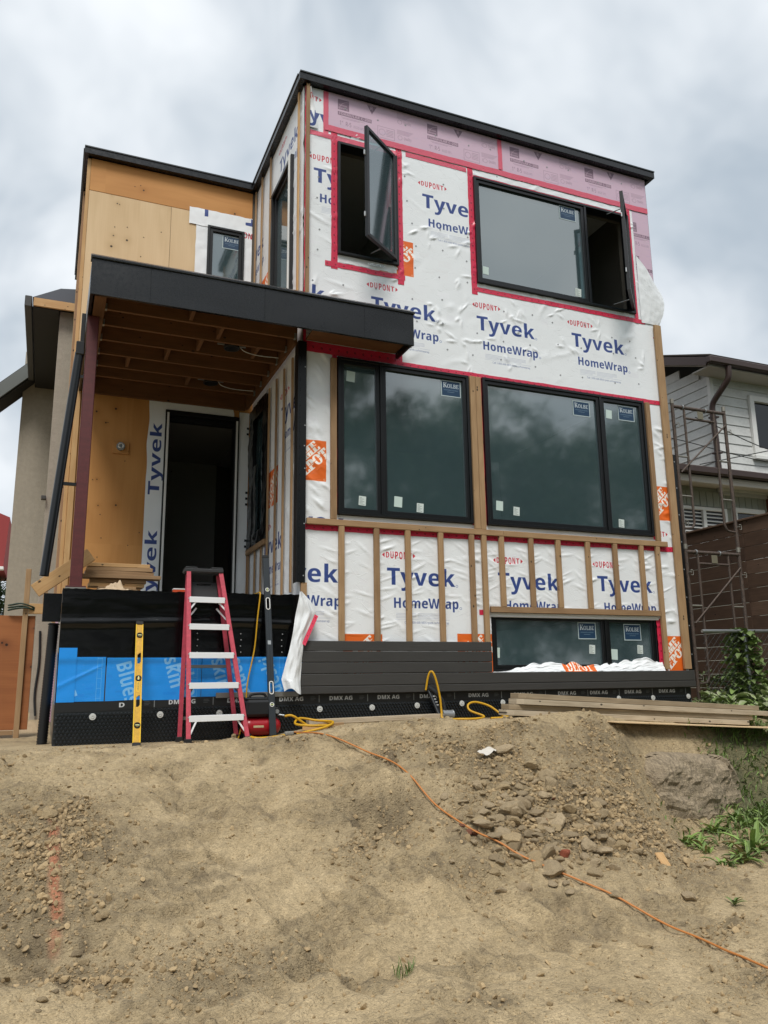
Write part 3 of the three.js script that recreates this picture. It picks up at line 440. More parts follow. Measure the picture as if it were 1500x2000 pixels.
// loose flap of wrap at the right edge
{ const g = sheet(0, 1, 0, 1, 0.03, [], (u, v) => { const top = lerp(5.86, 5.42, u), bot = 4.86, y = lerp(bot, top, v); const bulge = Math.sin(Math.PI * u) * 0.035 * v + 0.05 * u * u * Math.sin(v * 3.0); const xe = 5.09 + 0.08 * Math.sin(Math.PI * clamp((y - 4.86) / 0.65)); return [lerp(4.79, xe, u), y, 0.016 + bulge + 0.006 * noise(u * 6, v * 9, 2)]; }, (u, v) => wuv(lerp(4.62, 4.93, u), lerp(3.55, 4.35, v)));
  const m = wrapMat.clone(); m.side = THREE.DoubleSide; mesh('loose_wrap_flap', g, m, house, 'torn loose flap of house wrap'); }
{ const g = sheet(0, 1, 0, 1, 0.05, [], (u, v) => { const y = lerp(6.55, 7.06, v); return [lerp(0.03, lerp(0.16, 0.05, v), u), y, 0.024 + 0.05 * u * u * v + 0.006 * Math.sin(v * 7)]; }, (u, v) => wuv(lerp(0.01, 0.14, u), lerp(6.55, 7.06, v))); const m = wrapMat.clone(); m.side = THREE.DoubleSide; mesh('loose_wrap_flap', g, m, house); }
// straps (furring) over the wrap
const SZ0 = 0.0225, SZ1 = 0.0605; let si = 0;
const strapF = (x0, x1, y0, y1, z0 = SZ0, z1 = SZ1) => mesh('furring_strip', bx(x0, x1, y0, y1, z0, z1, 0.003, 1), strap(si++), house);
strapX.forEach((x, i) => { const w = 0.031; const overW = x > 2.3 && x < 4.6; strapF(x - w, x + w, overW ? 0.937 : 0.532 - (x > 2.3 ? 0.315 : 0), 1.752); });
strapF(0.308, 0.376, 1.822, 3.66); strapF(2.062, 2.134, 1.822, 3.69); strapF(2.138, 2.21, 1.822, 3.69); strapF(4.70, 4.768, 1.822, 3.69); strapF(4.972, 5.078, 0.217, 4.84); strapF(-0.018, 0.045, 0.53, 1.13, SZ0, SZ1); strapF(0.006, 0.045, 3.96, 7.105, SZ0, SZ1);
const ledger = (x0, x1, y0, y1) => mesh('sill_board', bx(x0, x1, y0, y1, SZ0 + 0.001, SZ1 + 0.002, 0.003, 0), strap(si++), house);
ledger(0.04, 2.43, 1.755, 1.82); ledger(2.433, 4.865, 1.755, 1.82); ledger(2.225, 4.66, 0.868, 0.935);
// dark cladding boards
{ const bt = dataTex(256, 512, (u, v) => { const q = 0.225 + 0.014 * N3.noise(u * 50, v * 3, 2) + 0.012 * N3.noise(u * 5, v * 4, 7); return [q, q * 0.985, q * 0.95]; }, true, [1 / 0.3, 1 / 1.5]);
  const mats = [0.97, 1.0, 1.05].map((k) => std([k, k, k], 0.55, { map: bt, bumpMap: woodBump, bumpScale: 0.0012 }));
  [[-0.022, 5.1, 0, 0.0765], [-0.022, 5.095, 0.0805, 0.199], [-0.022, 2.197, 0.203, 0.313], [-0.02, 2.2, 0.317, 0.427], [-0.022, 2.198, 0.431, 0.532]].forEach(([a, b, c, d], i) => mesh('cladding_board', bx(a, b, c, d, 0.0615, 0.083, 0.005, 0), mats[(i * 2) % 3], house));
  mesh('starter_strip', bx(-0.02, 5.09, 0.004, 0.15, 0.006, 0.06, 0.002, 0), M.trim, house); }
// wrap stuffed along the basement sill
{ const g = sheet(2.24, 4.66, 0, 1, 0.03, [], (x, v) => { const y = lerp(0.195, 0.205 + 0.055 * Math.abs(fbm(x * 3.1, 1, 4, 2)) * 3 + 0.075 * sstep(2.3, 2.9, x) * (1 - 0.3 * sstep(3.1, 3.4, x)) + 0.05 * sstep(3.6, 4.3, x), v); return [x, y, 0.055 - 0.075 * v + 0.02 * Math.abs(fbm(x * 7, v * 2.5, 2, 3)) * 2]; }, (x, v) => wuv(x, 0.2 + 0.1 * v));
  const t = canvasTex(1024, 64, (q, w, h) => { q.fillStyle = '#e6e9ea'; q.fillRect(0, 0, w, h); q.fillStyle = ORNG; q.fillRect(400, 0, 190, h); fit(q, 'DEPOT', 420, 150, 58, 46, 'bold $ serif', '#f1ece4'); });
  const u = g.attributes.uv, p = g.attributes.position; for (let i = 0; i < p.count; i++) u.setXY(i, (p.getX(i) - 2.24) / 2.42, (p.getY(i) - 0.19) / 0.16);
  mesh('sill_wrap', g, std(0xffffff, 0.5, { map: t, side: THREE.DoubleSide, bumpMap: cp, bumpScale: 0.004 }), house); }
mesh('sill_underside', bx(2.24, 4.655, 0.82, 0.866, -0.06, 0.02, 0.002), wrapPlain, house);

// ---------- windows ----------
const stickerTex = canvasTex(192, 148, (g, w, h) => { g.fillStyle = '#b9c7c6'; g.fillRect(0, 0, w, h); g.fillStyle = '#1c3a56'; g.fillRect(7, 7, w - 14, h - 14); fit(g, 'K', 18, 40, 66, 46, '$ serif', '#d7dfdf'); fit(g, 'OLBE', 58, 116, 66, 36, '$ serif', '#d7dfdf'); g.fillStyle = 'rgba(190,205,215,0.55)'; fit(g, 'WINDOWS & DOORS', 26, 140, 92, 9, '$ sans-serif', 'rgba(190,205,215,0.6)'); g.fillRect(60, 104, 70, 3); });
const stickerMat = std(0xffffff, 0.45, { map: stickerTex }), noteTex = canvasTex(64, 80, (g) => { g.fillStyle = '#c8d2cc'; g.fillRect(0, 0, 64, 80); g.fillStyle = 'rgba(70,80,80,0.6)'; for (let i = 0; i < 6; i++) g.fillRect(8, 12 + i * 11, 20 + (i * 17) % 30, 4); }), noteMat = std(0xffffff, 0.6, { map: noteTex }), blankMat = std(0xbfd0c8, 0.6);
function windowUnit(parent, { x0, x1, y0, y1, z = 0.0, cuts = [], open = {}, stickers = [], notes = [], depth = 0.1, label }) {
  const g = part('window', parent); if (label) g.userData.label = label;
  const F = 0.032, gs = [ring(x0, x1, y0, y1, F, z - depth, z + 0.045)];
  const lim = [x0 + F, ...cuts, x1 - F];
  for (const c of cuts) gs.push(bx(c - 0.016, c + 0.016, y0 + F, y1 - F, z - depth + 0.002, z + 0.043, 0.002));
  mesh('frame', merge(gs), M.frame, g);
  for (let i = 0; i < lim.length - 1; i++) {
    const a = lim[i] + (i ? 0.018 : 0.002), b = lim[i + 1] - (i < lim.length - 2 ? 0.018 : 0.002), c = y0 + F + 0.002, d = y1 - F - 0.002, st = 0.042;
    if (open[i]) {
      const { hx, hz, w, ang } = open[i], piv = (geo) => geo.rotateY(ang).translate(hx, 0, hz);
      mesh('sash', piv(ring(-w, 0, c, d, st, -0.022, 0.022)), M.frame, g, 'casement sash swung open');
      mesh('pane', piv(new THREE.PlaneGeometry(w - 2 * st, d - c - 2 * st).translate(-w / 2, (c + d) / 2, 0)), M.glass, g);
      for (const hy of [0.17, 0.73]) mesh('lock_keeper', piv(bx(-w - 0.02, -w + 0.004, c + (d - c) * hy, c + (d - c) * hy + 0.06, -0.02, -0.005, 0.002)), M.screw, g);
      for (const hy of [0.05, 0.96]) mesh('hinge_arm', bar([hx - 0.3, y0 + (y1 - y0) * hy, hz - 0.03], [hx - w * 0.42 * Math.cos(ang), y0 + (y1 - y0) * hy, hz + w * 0.42 * Math.sin(ang)], 0.018, 0.006, 0.001, [0, 1, 0]), M.galv, g);
      continue;
    }
    mesh('sash', ring(a, b, c, d, st, z - 0.03, z + 0.03), M.frame, g);
    mesh('pane', new THREE.PlaneGeometry(b - a - 2 * st, d - c - 2 * st).translate((a + b) / 2, (c + d) / 2, z), M.glass, g);
  }
  for (const [x, y] of stickers) mesh('window_sticker', new THREE.PlaneGeometry(0.26, 0.2).translate(x, y, z + 0.004), stickerMat, g, 'blue and white printed window sticker');
  notes.forEach(([x, y, s = 1], i) => mesh('paper_label', new THREE.PlaneGeometry(0.085 * s, 0.105 * s).rotateZ(-0.06).translate(x, y, z + 0.003), i % 2 ? noteMat : blankMat, g));
  return g;
}
windowUnit(house, { x0: 0.40, x1: 1.17, y0: 4.97, y1: 6.44, open: { 0: { hx: 1.11, hz: 0.075, w: 0.64, ang: 0.63 } }, label: 'narrow upper window with its casement open' });
windowUnit(house, { x0: 2.24, x1: 4.69, y0: 4.96, y1: 6.44, cuts: [3.955], open: { 1: { hx: 4.63, hz: 0.06, w: 0.64, ang: 0.79 } }, stickers: [[3.69, 6.26]], notes: [[2.38, 5.16, 1], [3.78, 5.12, 1.1]], label: 'wide upper window with its right casement open' });
windowUnit(house, { x0: 0.395, x1: 2.055, y0: 1.885, y1: 3.695, cuts: [0.92], stickers: [[1.83, 3.51]], notes: [[0.56, 3.49, 1.2], [0.69, 2.06], [1.12, 2.08, 1.15], [1.39, 2.03]] });
windowUnit(house, { x0: 2.245, x1: 4.685, y0: 1.885, y1: 3.705, cuts: [3.98], stickers: [[3.70, 3.49], [4.41, 3.51]], notes: [[2.43, 2.13, 1.1], [2.66, 2.08], [4.13, 3.47, 1.1], [4.20, 2.03]] });
windowUnit(house, { x0: 2.255, x1: 4.635, y0: 0.205, y1: 0.865, z: -0.05, cuts: [3.86], stickers: [[3.60, 0.68], [4.28, 0.67]], notes: [[2.33, 0.42, 1.1], [3.66, 0.46], [3.98, 0.4, 1.2], [4.38, 0.46]] });

// ---------- porch side wall of the block ----------
{
  const sz = (s, y) => -0.006 - 0.9 * wrapZ(s * 1.7 + 1.3, (y % 3) + 4); // s = z
  mesh('house_wrap', sheet(DZ + 0.002, -0.002, 0.99, 7.105, 0.025, OPEN_S, (z, y) => [sz(z, y), y, z], (z, y) => [(z + 2.4) / 2.5, (y - 1.0) / 6.2]), wrapSideMat, house, 'white printed house wrap over the porch side wall');
  const stripS = (z0, z1, y0, y1, m) => mesh('furring_strip', bx(-0.045, -0.025, y0, y1, z0 + 0.009, z1 - 0.009, 0.003, 1), m ?? strap(si++), house);
  for (const z of [-2.30, -1.93, -1.46]) stripS(z - 0.03, z + 0.03, z < -1.6 ? 4.25 : 6.48, 7.1);
  stripS(-1.49, -1.43, 4.25, 6.47); stripS(-0.17, -0.11, 4.22, 7.1, wood.pine);
  for (const z of [-1.33, -0.98, -0.64, -0.29]) stripS(z - 0.03, z + 0.03, 1.06, 3.74);
  for (const z of [-2.31, -1.94, -1.62]) stripS(z - 0.03, z + 0.03, 1.06, 1.76);
  mesh('sill_board', bx(-0.066, -0.027, 1.765, 1.83, -2.345, -1.37, 0.003, 2), strap(1), house);
  // corner angle in black metal with screws
  const ct = part('corner_trim', house);
  mesh('leg', bx(-0.074, 0.022, 1.13, 3.80, 0.0625, 0.068, 0.001), M.trim, ct); mesh('leg', bx(-0.074, -0.068, 1.13, 3.80, -0.06, 0.062, 0.001), M.trim, ct); mesh('rib', bx(-0.052, -0.046, 1.13, 3.80, 0.0685, 0.073, 0.001), M.metal, ct);
  for (const y of [1.2, 1.75, 2.35, 2.6, 2.83, 3.5]) mesh('screw', new THREE.CylinderGeometry(0.007, 0.007, 0.004, 8).rotateX(Math.PI / 2).translate(0.006 + 0.004 * Math.sin(y * 9), y, 0.07), M.screw, ct);
  // black flashing down the far corner, with screw heads
  mesh('corner_flashing', bx(5.08, 5.16, 0.2, 3.02, -0.07, 0.02, 0.002), M.trim, house); for (let y = 0.4; y < 3; y += 0.36) mesh('screw', new THREE.CylinderGeometry(0.008, 0.008, 0.004, 8).rotateX(Math.PI / 2).translate(5.13, y, 0.023), M.screw, house);
  // windows in this wall
  const turn = part('window', house); turn.userData.label = 'tall dark window in the porch side wall';
  const tw = (geo) => geo.rotateY(-Math.PI / 2);
  mesh('frame', tw(ring(-1.365, -0.415, 4.605, 6.455, 0.05, -0.1, 0.05)), M.frame, turn); mesh('sash', tw(ring(-1.31, -0.47, 4.66, 6.40, 0.05, -0.05, 0.01)), M.frame, turn); mesh('pane', tw(new THREE.PlaneGeometry(0.74, 1.64).translate(-0.89, 5.53, -0.02)), M.glass, turn);
  mesh('jamb_flashing', tw(bx(-0.465, -0.44, 4.6, 6.46, 0.051, 0.07, 0.001)), M.white, turn);
  const low = part('window', house); low.userData.label = 'window by the door covered in crumpled black membrane';
  mesh('frame', tw(ring(-2.325, -1.385, 1.875, 3.695, 0.05, -0.1, 0.04)), M.frame, low); mesh('pane', tw(new THREE.PlaneGeometry(0.8, 1.66).translate(-1.855, 2.785, -0.02)), M.glass, low);
  const bag = std(0x0a0b0c, 0.28, { side: THREE.DoubleSide });
  const fl = (a, b, c, d, se) => mesh('membrane_flap', sheet(a, b, c, d, 0.025, [], (z, y) => [-0.045 - 0.03 * Math.abs(fbm(z * 9 + se, y * 5, se, 3)) - 0.02 * noise(z * 3, y * 2.4, se), y + 0.01 * noise(z * 12, se), z + 0.02 * noise(y * 6, se)], (z, y) => [z, y]), bag, low);
  fl(-2.35, -2.14, 1.84, 3.72, 1); fl(-2.30, -1.37, 1.83, 2.0, 5); fl(-2.33, -1.38, 3.55, 3.74, 9); fl(-1.60, -1.375, 1.9, 3.7, 13); fl(-2.05, -1.9, 1.92, 2.9, 17);
}
// ---------- wing: plywood walls, small window, door ----------
mesh('plywood_panel', bx(XL + 0.002, -0.07, 6.632, 7.108, DZ - 0.011, DZ + 0.002, 0.002, 0), ply.amber, house, 'amber plywood strip under the roof edge');
{ const hole = [-0.70, -0.19, 5.62, 6.44];
  mesh('plywood_panel', bx(XL + 0.002, -1.212, 3.96, 6.626, DZ - 0.011, DZ + 0.001, 0.002, 1), ply.pale, house, 'pale knotty plywood panel');
  mesh('plywood_panel', merge([wallGeo(-1.208, -0.068, 3.96, 6.626, DZ - 0.011, DZ + 0.001, [hole])]), ply.pale, house);
  mesh('plywood_panel', bx(XL + 0.002, -1.17, 1.0, 3.95, DZ - 0.011, DZ + 0.001, 0.002, 1), ply.amber, house, 'amber plywood beside the door');
  mesh('plywood_panel', bx(-1.17, -0.19, 3.67, 3.95, DZ - 0.011, DZ + 0.001, 0.002, 0), ply.amber, house); mesh('plywood_panel', bx(-0.18, 0.0, 1.0, 3.95, DZ - 0.011, DZ + 0.001, 0.002, 1), ply.amber, house);
  // nail heads and knots holes
  const r = rng(5), gs = []; for (let i = 0; i < 46; i++) gs.push(new THREE.CylinderGeometry(0.007, 0.007, 0.003, 7).rotateX(Math.PI / 2).translate(-2.2 + r() * 1.2, 1.2 + r() * 5.7, DZ + 0.003)); const q = mesh('nail_heads', merge(gs), std(0x3c2f22, 0.7), house); q.userData.kind = 'stuff'; }
// corner boards and side of the wing
mesh('corner_board', bx(XL - 0.045, XL + 0.0, 1.0, 7.1, DZ - 0.04, DZ + 0.002, 0.003, 1), wood.pine, house); mesh('corner_board', bx(XL + 0.004, XL + 0.07, 0.98, 3.94, DZ + 0.003, DZ + 0.041, 0.003, 1), wood.pine, house);
mesh('foam_panel', bx(XL - 0.03, XL - 0.001, -0.3, 7.1, BACK, DZ - 0.043, 0.002, 1), std(0xcfa9ba, 0.85), house, 'pink foam on the left side wall'); for (const z of [-3.2, -4.1, -5.0]) mesh('furring_strip', bx(XL - 0.07, XL - 0.032, 0.6, 7.1, z - 0.03, z + 0.03, 0.003, 1), strap(si++), house);
{ // small window on the upper wing with its wrap
  windowUnit(house, { x0: -0.705, x1: -0.185, y0: 5.615, y1: 6.445, z: DZ + 0.0, stickers: [[-0.36, 6.25]], label: 'small window in the upper plywood wall' });
  const t = canvasTex(512, 640, (g, w, h) => { g.fillStyle = WRAPW; g.fillRect(0, 0, w, h); const S = 512; // 1 m wide, 1.25 m high
    fit(g, 'DUPONT', 300, 190, 170, 44, 'bold $ sans-serif', REDP); g.fillStyle = NAVY; g.fillRect(110, 0, 26, 60); g.fillRect(410, 40, 110, 26); g.fillRect(450, 10, 26, 40);
    g.save(); g.translate(470, 240); g.rotate(Math.PI / 2); fit(g, 'HomeWrap', 0, 330, 0, 52, '600 $ sans-serif', '#232c50'); g.restore(); });
  const m = std(0xffffff, 0.5, { map: t, bumpMap: cs, bumpScale: 0.004 });
  const wz = (x, y) => DZ + 0.006 + 0.012 * Math.abs(fbm(x * 5, y * 4, 3, 2)); const uvw = (x, y) => [(x + 0.97), (y - 5.45) / 1.25];
  mesh('window_wrap', sheet(-0.965, -0.07, 6.43, 6.69, 0.02, [], (x, y) => [x, y + (y > 6.6 ? 0.012 * noise(x * 9, 2) : -0.012 * noise(x * 7, 5)), wz(x, y) + 0.006], uvw), m, house); mesh('window_wrap', sheet(-0.865, -0.705, 5.5, 6.44, 0.02, [], (x, y) => [x + (x < -0.85 ? 0.012 * noise(y * 6, 3) : 0), y, wz(x, y)], uvw), m, house); mesh('window_wrap', sheet(-0.185, -0.07, 5.5, 6.44, 0.02, [], (x, y) => [x, y, wz(x, y)], uvw), m, house); }
{ // door opening with dark frame, white weather strips and wrap round it
  const d = part('door', house); d.userData.label = 'tall black-framed entry door left open to a dark hall';
  mesh('frame', ring(-1.165, -0.185, 1.0, 3.66, 0.06, DZ - 0.18, DZ + 0.03), M.trim, d); mesh('weather_strip', bx(-1.145, -1.118, 1.04, 3.62, DZ + 0.031, DZ + 0.042, 0.002), M.white, d); mesh('weather_strip', bx(-0.232, -0.207, 1.04, 3.60, DZ + 0.031, DZ + 0.042, 0.002), M.white, d); mesh('transom_bar', bx(-1.10, -0.25, 3.54, 3.60, DZ - 0.15, DZ - 0.06, 0.003), M.trim, d);
  const t = canvasTex(256, 1024, (g, w, h) => { g.fillStyle = WRAPW; g.fillRect(0, 0, w, h); for (const yy of [470, 1000]) { g.save(); g.translate(170, yy); g.rotate(-Math.PI / 2); fit(g, 'Tyvek', 0, 360, 0, 140, 'bold $ sans-serif', NAVY); g.restore(); } });
  const m = std(0xffffff, 0.5, { map: t, bumpMap: cs, bumpScale: 0.004 }); const wz = (x, y) => DZ + 0.005 + 0.012 * Math.abs(fbm(x * 4, y * 3, 8, 2));
  mesh('door_wrap', sheet(-1.375, -1.165, 1.02, 3.76, 0.025, [], (x, y) => [x + (x < -1.36 ? 0.02 * noise(y * 3, 1) : 0), y, wz(x, y)], (x, y) => [(x + 1.375) / 0.26, (y - 1.0) / 2.76]), m, house);
  mesh('door_wrap', sheet(-0.185, -0.05, 1.02, 3.74, 0.025, [], (x, y) => [x, y, wz(x, y) + 0.003], (x, y) => [x, y]), wrapPlain, house);
  mesh('door_wrap', sheet(-1.2, -0.26, 3.655, 3.83, 0.025, [], (x, y) => { const e = sstep(3.7, 3.83, y); return [lerp(x, -0.73 + (x + 0.73) * 0.93, e), y, wz(x, y) + 0.008]; }, (x, y) => [x, y]), wrapPlain, house);
  const tick = []; for (const y of [3.5, 3.42, 2.6, 2.52, 2.44, 1.95, 1.87]) tick.push(bx(-0.085, -0.055, y, y + 0.03, DZ + 0.022, DZ + 0.024, 0.0005)); for (const x of [-0.72, -0.66, -0.60]) tick.push(bx(x, x + 0.03, 3.795, 3.83, DZ + 0.03, DZ + 0.032, 0.0005)); mesh('print_marks', merge(tick), M.ink, house); }
{ // junction box with coiled wire on the porch wall
  const j = part('junction_box', house); mesh('backing_block', bx(-1.80, -1.60, 3.0, 3.16, DZ + 0.002, DZ + 0.02, 0.002), ply.amber, j); mesh('box', new THREE.CylinderGeometry(0.052, 0.052, 0.04, 16).rotateX(Math.PI / 2).translate(-1.705, 3.09, DZ + 0.04), M.galv, j);
  const p = []; for (let i = 0; i < 40; i++) { const a = i * 0.55; p.push([-1.705 + Math.cos(a) * (0.03 + 0.008 * Math.sin(i)), 3.09 + Math.sin(a) * 0.03, DZ + 0.062 + 0.0006 * i]); } mesh('wire', tube(p, 0.004, 5, 4), M.white, j); }

// ---------- porch base, waterproofing ----------
mesh('porch_slab', bx(XL, -0.002, -0.7, 0.985, DZ - 0.01, -0.004, 0.006), M.concrete, house); mesh('foundation', bx(0.001, W5 - 0.02, -0.7, 0.15, -0.2, -0.001, 0.004), M.concrete, house);
{
  const tb = std(0x030304, 0.16, { bumpMap: cs, bumpScale: 0.0009 });
  const bz = (x, y) => 0.004 + 0.005 * Math.abs(fbm(x * 2.5, y * 5, 4, 2)) + 0.013 * Math.exp(-(((y - 0.70 + 0.015 * Math.sin(x * 2)) / 0.035) ** 2)) + 0.012 * sstep(0.72, 0.95, y) + 0.002 * noise(x * 3, y * 22, 1) * sstep(0.6, 0.8, y);
  mesh('waterproof_membrane', sheet(XL - 0.01, -0.012, 0.30, 1.0, 0.014, [], (x, y) => [x, y > 0.97 ? y + 0.02 * noise(x * 5, 3) + 0.012 * noise(x * 19, 3) : y, bz(x, y)], (x, y) => [x, y]), tb, house, 'glossy wrinkled black membrane on the porch base');
  mesh('waterproof_membrane', sheet(DZ, 0.004, -0.3, 1.0, 0.05, [], (z, y) => [XL - 0.006 - 0.01 * Math.abs(fbm(z * 3, y * 4, 2, 2)), y, z], (z, y) => [z, y]), tb, house); mesh('membrane_top', sheet(XL - 0.012, -0.01, -0.5, 0.018, 0.03, [], (x, z) => [x, 0.997 + 0.012 * noise(x * 5, z * 5, 3), z], (x, z) => [x, z]), tb, house);
  { const r = rng(8), gs = []; for (const x of [-1.62, -1.05, -0.62, -0.2]) for (let y = 0.42; y < 0.66; y += 0.06) gs.push(new THREE.CylinderGeometry(0.006, 0.006, 0.003, 6).rotateX(Math.PI / 2).translate(x + 0.01 * (r() - 0.5), y, bz(x, y) + 0.003)); const q = mesh('nail_heads', merge(gs), M.screw, house); q.userData.kind = 'stuff'; }
  // blue self-adhered membrane
  const bt = canvasTex(1536, 300, (g, w, h) => { g.fillStyle = '#238fe6'; g.fillRect(0, 0, w, h); const r = rng(2); for (let i = 0; i < 60; i++) { g.fillStyle = `rgba(${20 + r() * 30},${110 + r() * 40},${195 + r() * 30},0.25)`; g.fillRect(r() * w, r() * h, 80 * r(), 20 * r()); }
    const lt = 'rgba(160,205,238,0.72)'; const word = (x, y, s, a) => { g.save(); g.translate(x, y); g.rotate(a); fit(g, s, 0, 420, 0, 92, 'bold $ sans-serif', lt); g.restore(); };
    word(120, 250, 'Blueskin', -1.92); word(330, 50, 'Blueskin', 1.3); word(700, 60, 'Blueskin', 1.3); word(560, -190, 'Blueskin', 1.3); word(860, -180, 'Blueskin', 1.3); word(1190, 260, 'Blueskin', -1.92); word(1440, 330, 'Blueskin', -1.92);
    g.fillStyle = 'rgba(150,200,235,0.6)'; for (const x of [222, 806, 1376]) { g.fillRect(x, 0, 2, h); g.fillRect(x + 26, 0, 2, h); for (let y = 20; y < h; y += 60) g.fillRect(x, y, 26, 2); } });
  const bm = std(0xffffff, 0.32, { map: bt, bumpMap: cs, bumpScale: 0.003 }); const ez = (x, y) => 0.017 + 0.006 * Math.abs(fbm(x * 3, y * 5, 6, 2)) + 0.007 * Math.exp(-((((y - 0.2) - 0.5 * (x + 2.1)) / 0.014) ** 2)) * sstep(-1.85, -2.0, x) + 0.006 * Math.exp(-(((y - 0.13 + 0.12 * (x + 1)) / 0.014) ** 2)) * sstep(-1.3, -1.1, x) * sstep(-0.5, -0.8, x) + 0.012 * sstep(0.30, 0.36, y);
  const buv = (x, y) => [(x + 2.29) / 2.3, (y + 0.06) / 0.45];
  [[-2.285, -1.885], [-1.875, -1.003], [-0.998, -0.30], [-0.30, -0.03]].forEach(([a, b], i) => mesh('blue_membrane', sheet(a, b, -0.028, 0.372 - (i === 1 ? 0.006 : 0), 0.014, [], (x, y) => [x, y, ez(x, y) + 0.002 * (i % 2)], buv), bm, house, 'bright blue printed membrane sheet'));
  mesh('blue_membrane', sheet(-2.294, -2.14, -0.032, 0.455, 0.02, [], (x, y) => [x, y, ez(x, y) + 0.006], () => [0.45, 0.5]), bm, house); mesh('blue_membrane', sheet(-0.42, 0.0, -0.05, 0.42, 0.03, [], (z, y) => [XL - 0.014, y, z], () => [0.45, 0.5]), bm, house);
  // dimpled drainage board along the whole base
  const y0 = -0.62, y1 = -0.005, xa = XL - 0.012, xb = 5.06;
  const dt = canvasTex(2048, 48, (g, w, h) => { g.fillStyle = '#17191a'; g.fillRect(0, 0, w, h); const S = w / 7.36; const X = (x) => (x - xa) * S; for (const x of [-1.725, -1.175, -0.62, 0.43, 0.96, 1.45, 2.04, 2.62, 3.21, 3.66, 4.16, 4.68, -0.1]) { fit(g, x === -1.725 ? 'D' : 'DMX AG', X(x - (x === -1.725 ? 0.03 : 0.13)), (x === -1.725 ? 0.06 : 0.26) * S, 34, 23, 'bold $ sans-serif', '#c9cdcd'); g.fillStyle = 'rgba(190,195,195,0.35)'; g.fillRect(X(x + 0.2), 12, 14, 3); g.fillRect(X(x + 0.2), 20, 16, 3); g.fillRect(X(x + 0.2), 28, 12, 3); g.fillStyle = '#8d9292'; g.fillRect(X(x + 0.29), 4, 2, 40); } });
  const dm = part('drainage_board', house);
  const wave = (x) => 0.012 * noise(x * 1.1, 3) + 0.02;
  const topY = (x) => y1 - 0.03 * sstep(-1.0, -2.2, x);
  mesh('printed_edge', sheet(xa, xb, 0, 1, 0.05, [], (x, v) => [x, lerp(topY(x) - 0.085, topY(x), v), wave(x) + 0.004], (x, v) => [(x - xa) / 7.36, v]), std(0xffffff, 0.5, { map: dt }), dm);
  const dmat = std(0x23272a, 0.3);
  mesh('sheet', sheet(xa, xb, 0, 1, 0.05, [], (x, v) => [x, lerp(y0, topY(x) - 0.084, v), wave(x)], (x, v) => [x, v]), dmat, dm); mesh('sheet', bx(xa, xa + 0.008, y0, -0.06, DZ, 0.015, 0.002), dmat, dm);
  const dome = new THREE.CylinderGeometry(0.008, 0.0145, 0.019, 7, 1).rotateX(Math.PI / 2), gs = [], P = 0.034;
  for (let y = -0.115; y > -0.46; y -= P * 0.87) for (let x = xa + 0.02; x < xb; x += P) { const X = x + (Math.round(-y / (P * 0.87)) % 2) * P / 2; if (y > topY(X) - 0.1) continue; gs.push(dome.clone().translate(X, y, wave(X) + 0.009)); }
  const q = mesh('dimples', merge(gs), dmat, dm); q.userData.kind = 'stuff';
  for (const [x, y] of [[-1.974, -0.164], [-1.375, -0.162], [-0.821, -0.163], [0.197, -0.149], [0.768, -0.148], [1.286, -0.139], [1.823, -0.13], [2.339, -0.13], [2.879, -0.131], [3.424, -0.125], [3.933, -0.118], [4.447, -0.122], [5.0, -0.114]]) mesh('plastic_washer', merge([new THREE.CylinderGeometry(0.029, 0.031, 0.006, 18).rotateX(Math.PI / 2).translate(x, y, wave(x) + 0.018), new THREE.TorusGeometry(0.012, 0.004, 6, 12).translate(x, y, wave(x) + 0.022)]), std(0xbfc1bd, 0.55), dm);
  // black flap sheet at the left corner
  mesh('membrane_flap', bx(-2.46, -2.30, 0.70, 0.965, -0.12, -0.112, 0.002), tb, house);
  mesh('flashing', bx(-0.86, -0.03, -0.02, 0.03, 0.036, 0.042, 0.002), std(0x8c8b86, 0.45, { metalness: 0.5 }), house);
}
// wrap corner that hangs over the porch membrane
{ const g = sheet(0, 1, 0, 1, 0.02, [], (u, v) => { // v: 0 bottom .. 1 top
  const l = pl(v, [[0, -0.20], [0.12, -0.225], [0.45, -0.135], [0.8, -0.075], [1, -0.04]]), r = pl(v, [[0, -0.03], [0.1, -0.03], [0.5, 0.0], [0.79, 0.135], [0.9, 0.08], [1, -0.02]]);
  const y = lerp(0.03, 1.03, v) + (v < 0.1 ? 0.03 * Math.sin(u * 5) : 0), x = lerp(l, r, u); return [x, y, 0.09 + 0.05 * Math.sin(u * 3.0) * (1 - v * 0.6) + 0.02 * noise(u * 4, v * 6, 1) + 0.03 * sstep(0.2, 0, v)]; }, (u, v) => [u, v]);
  mesh('loose_wrap_flap', g, wrapPlain, house, 'white corner of wrap hanging over the black membrane');
  mesh('tape_strip', sheet(0, 1, 0, 1, 0.05, [], (u, v) => { const y = lerp(0.50, 0.80, v), x = lerp(0.0, 0.135, v); return [x + lerp(-0.018, 0.012, u), y - u * 0.02, 0.105 + 0.02 * u]; }, (u, v) => [v, u]), tapeMat, house); }

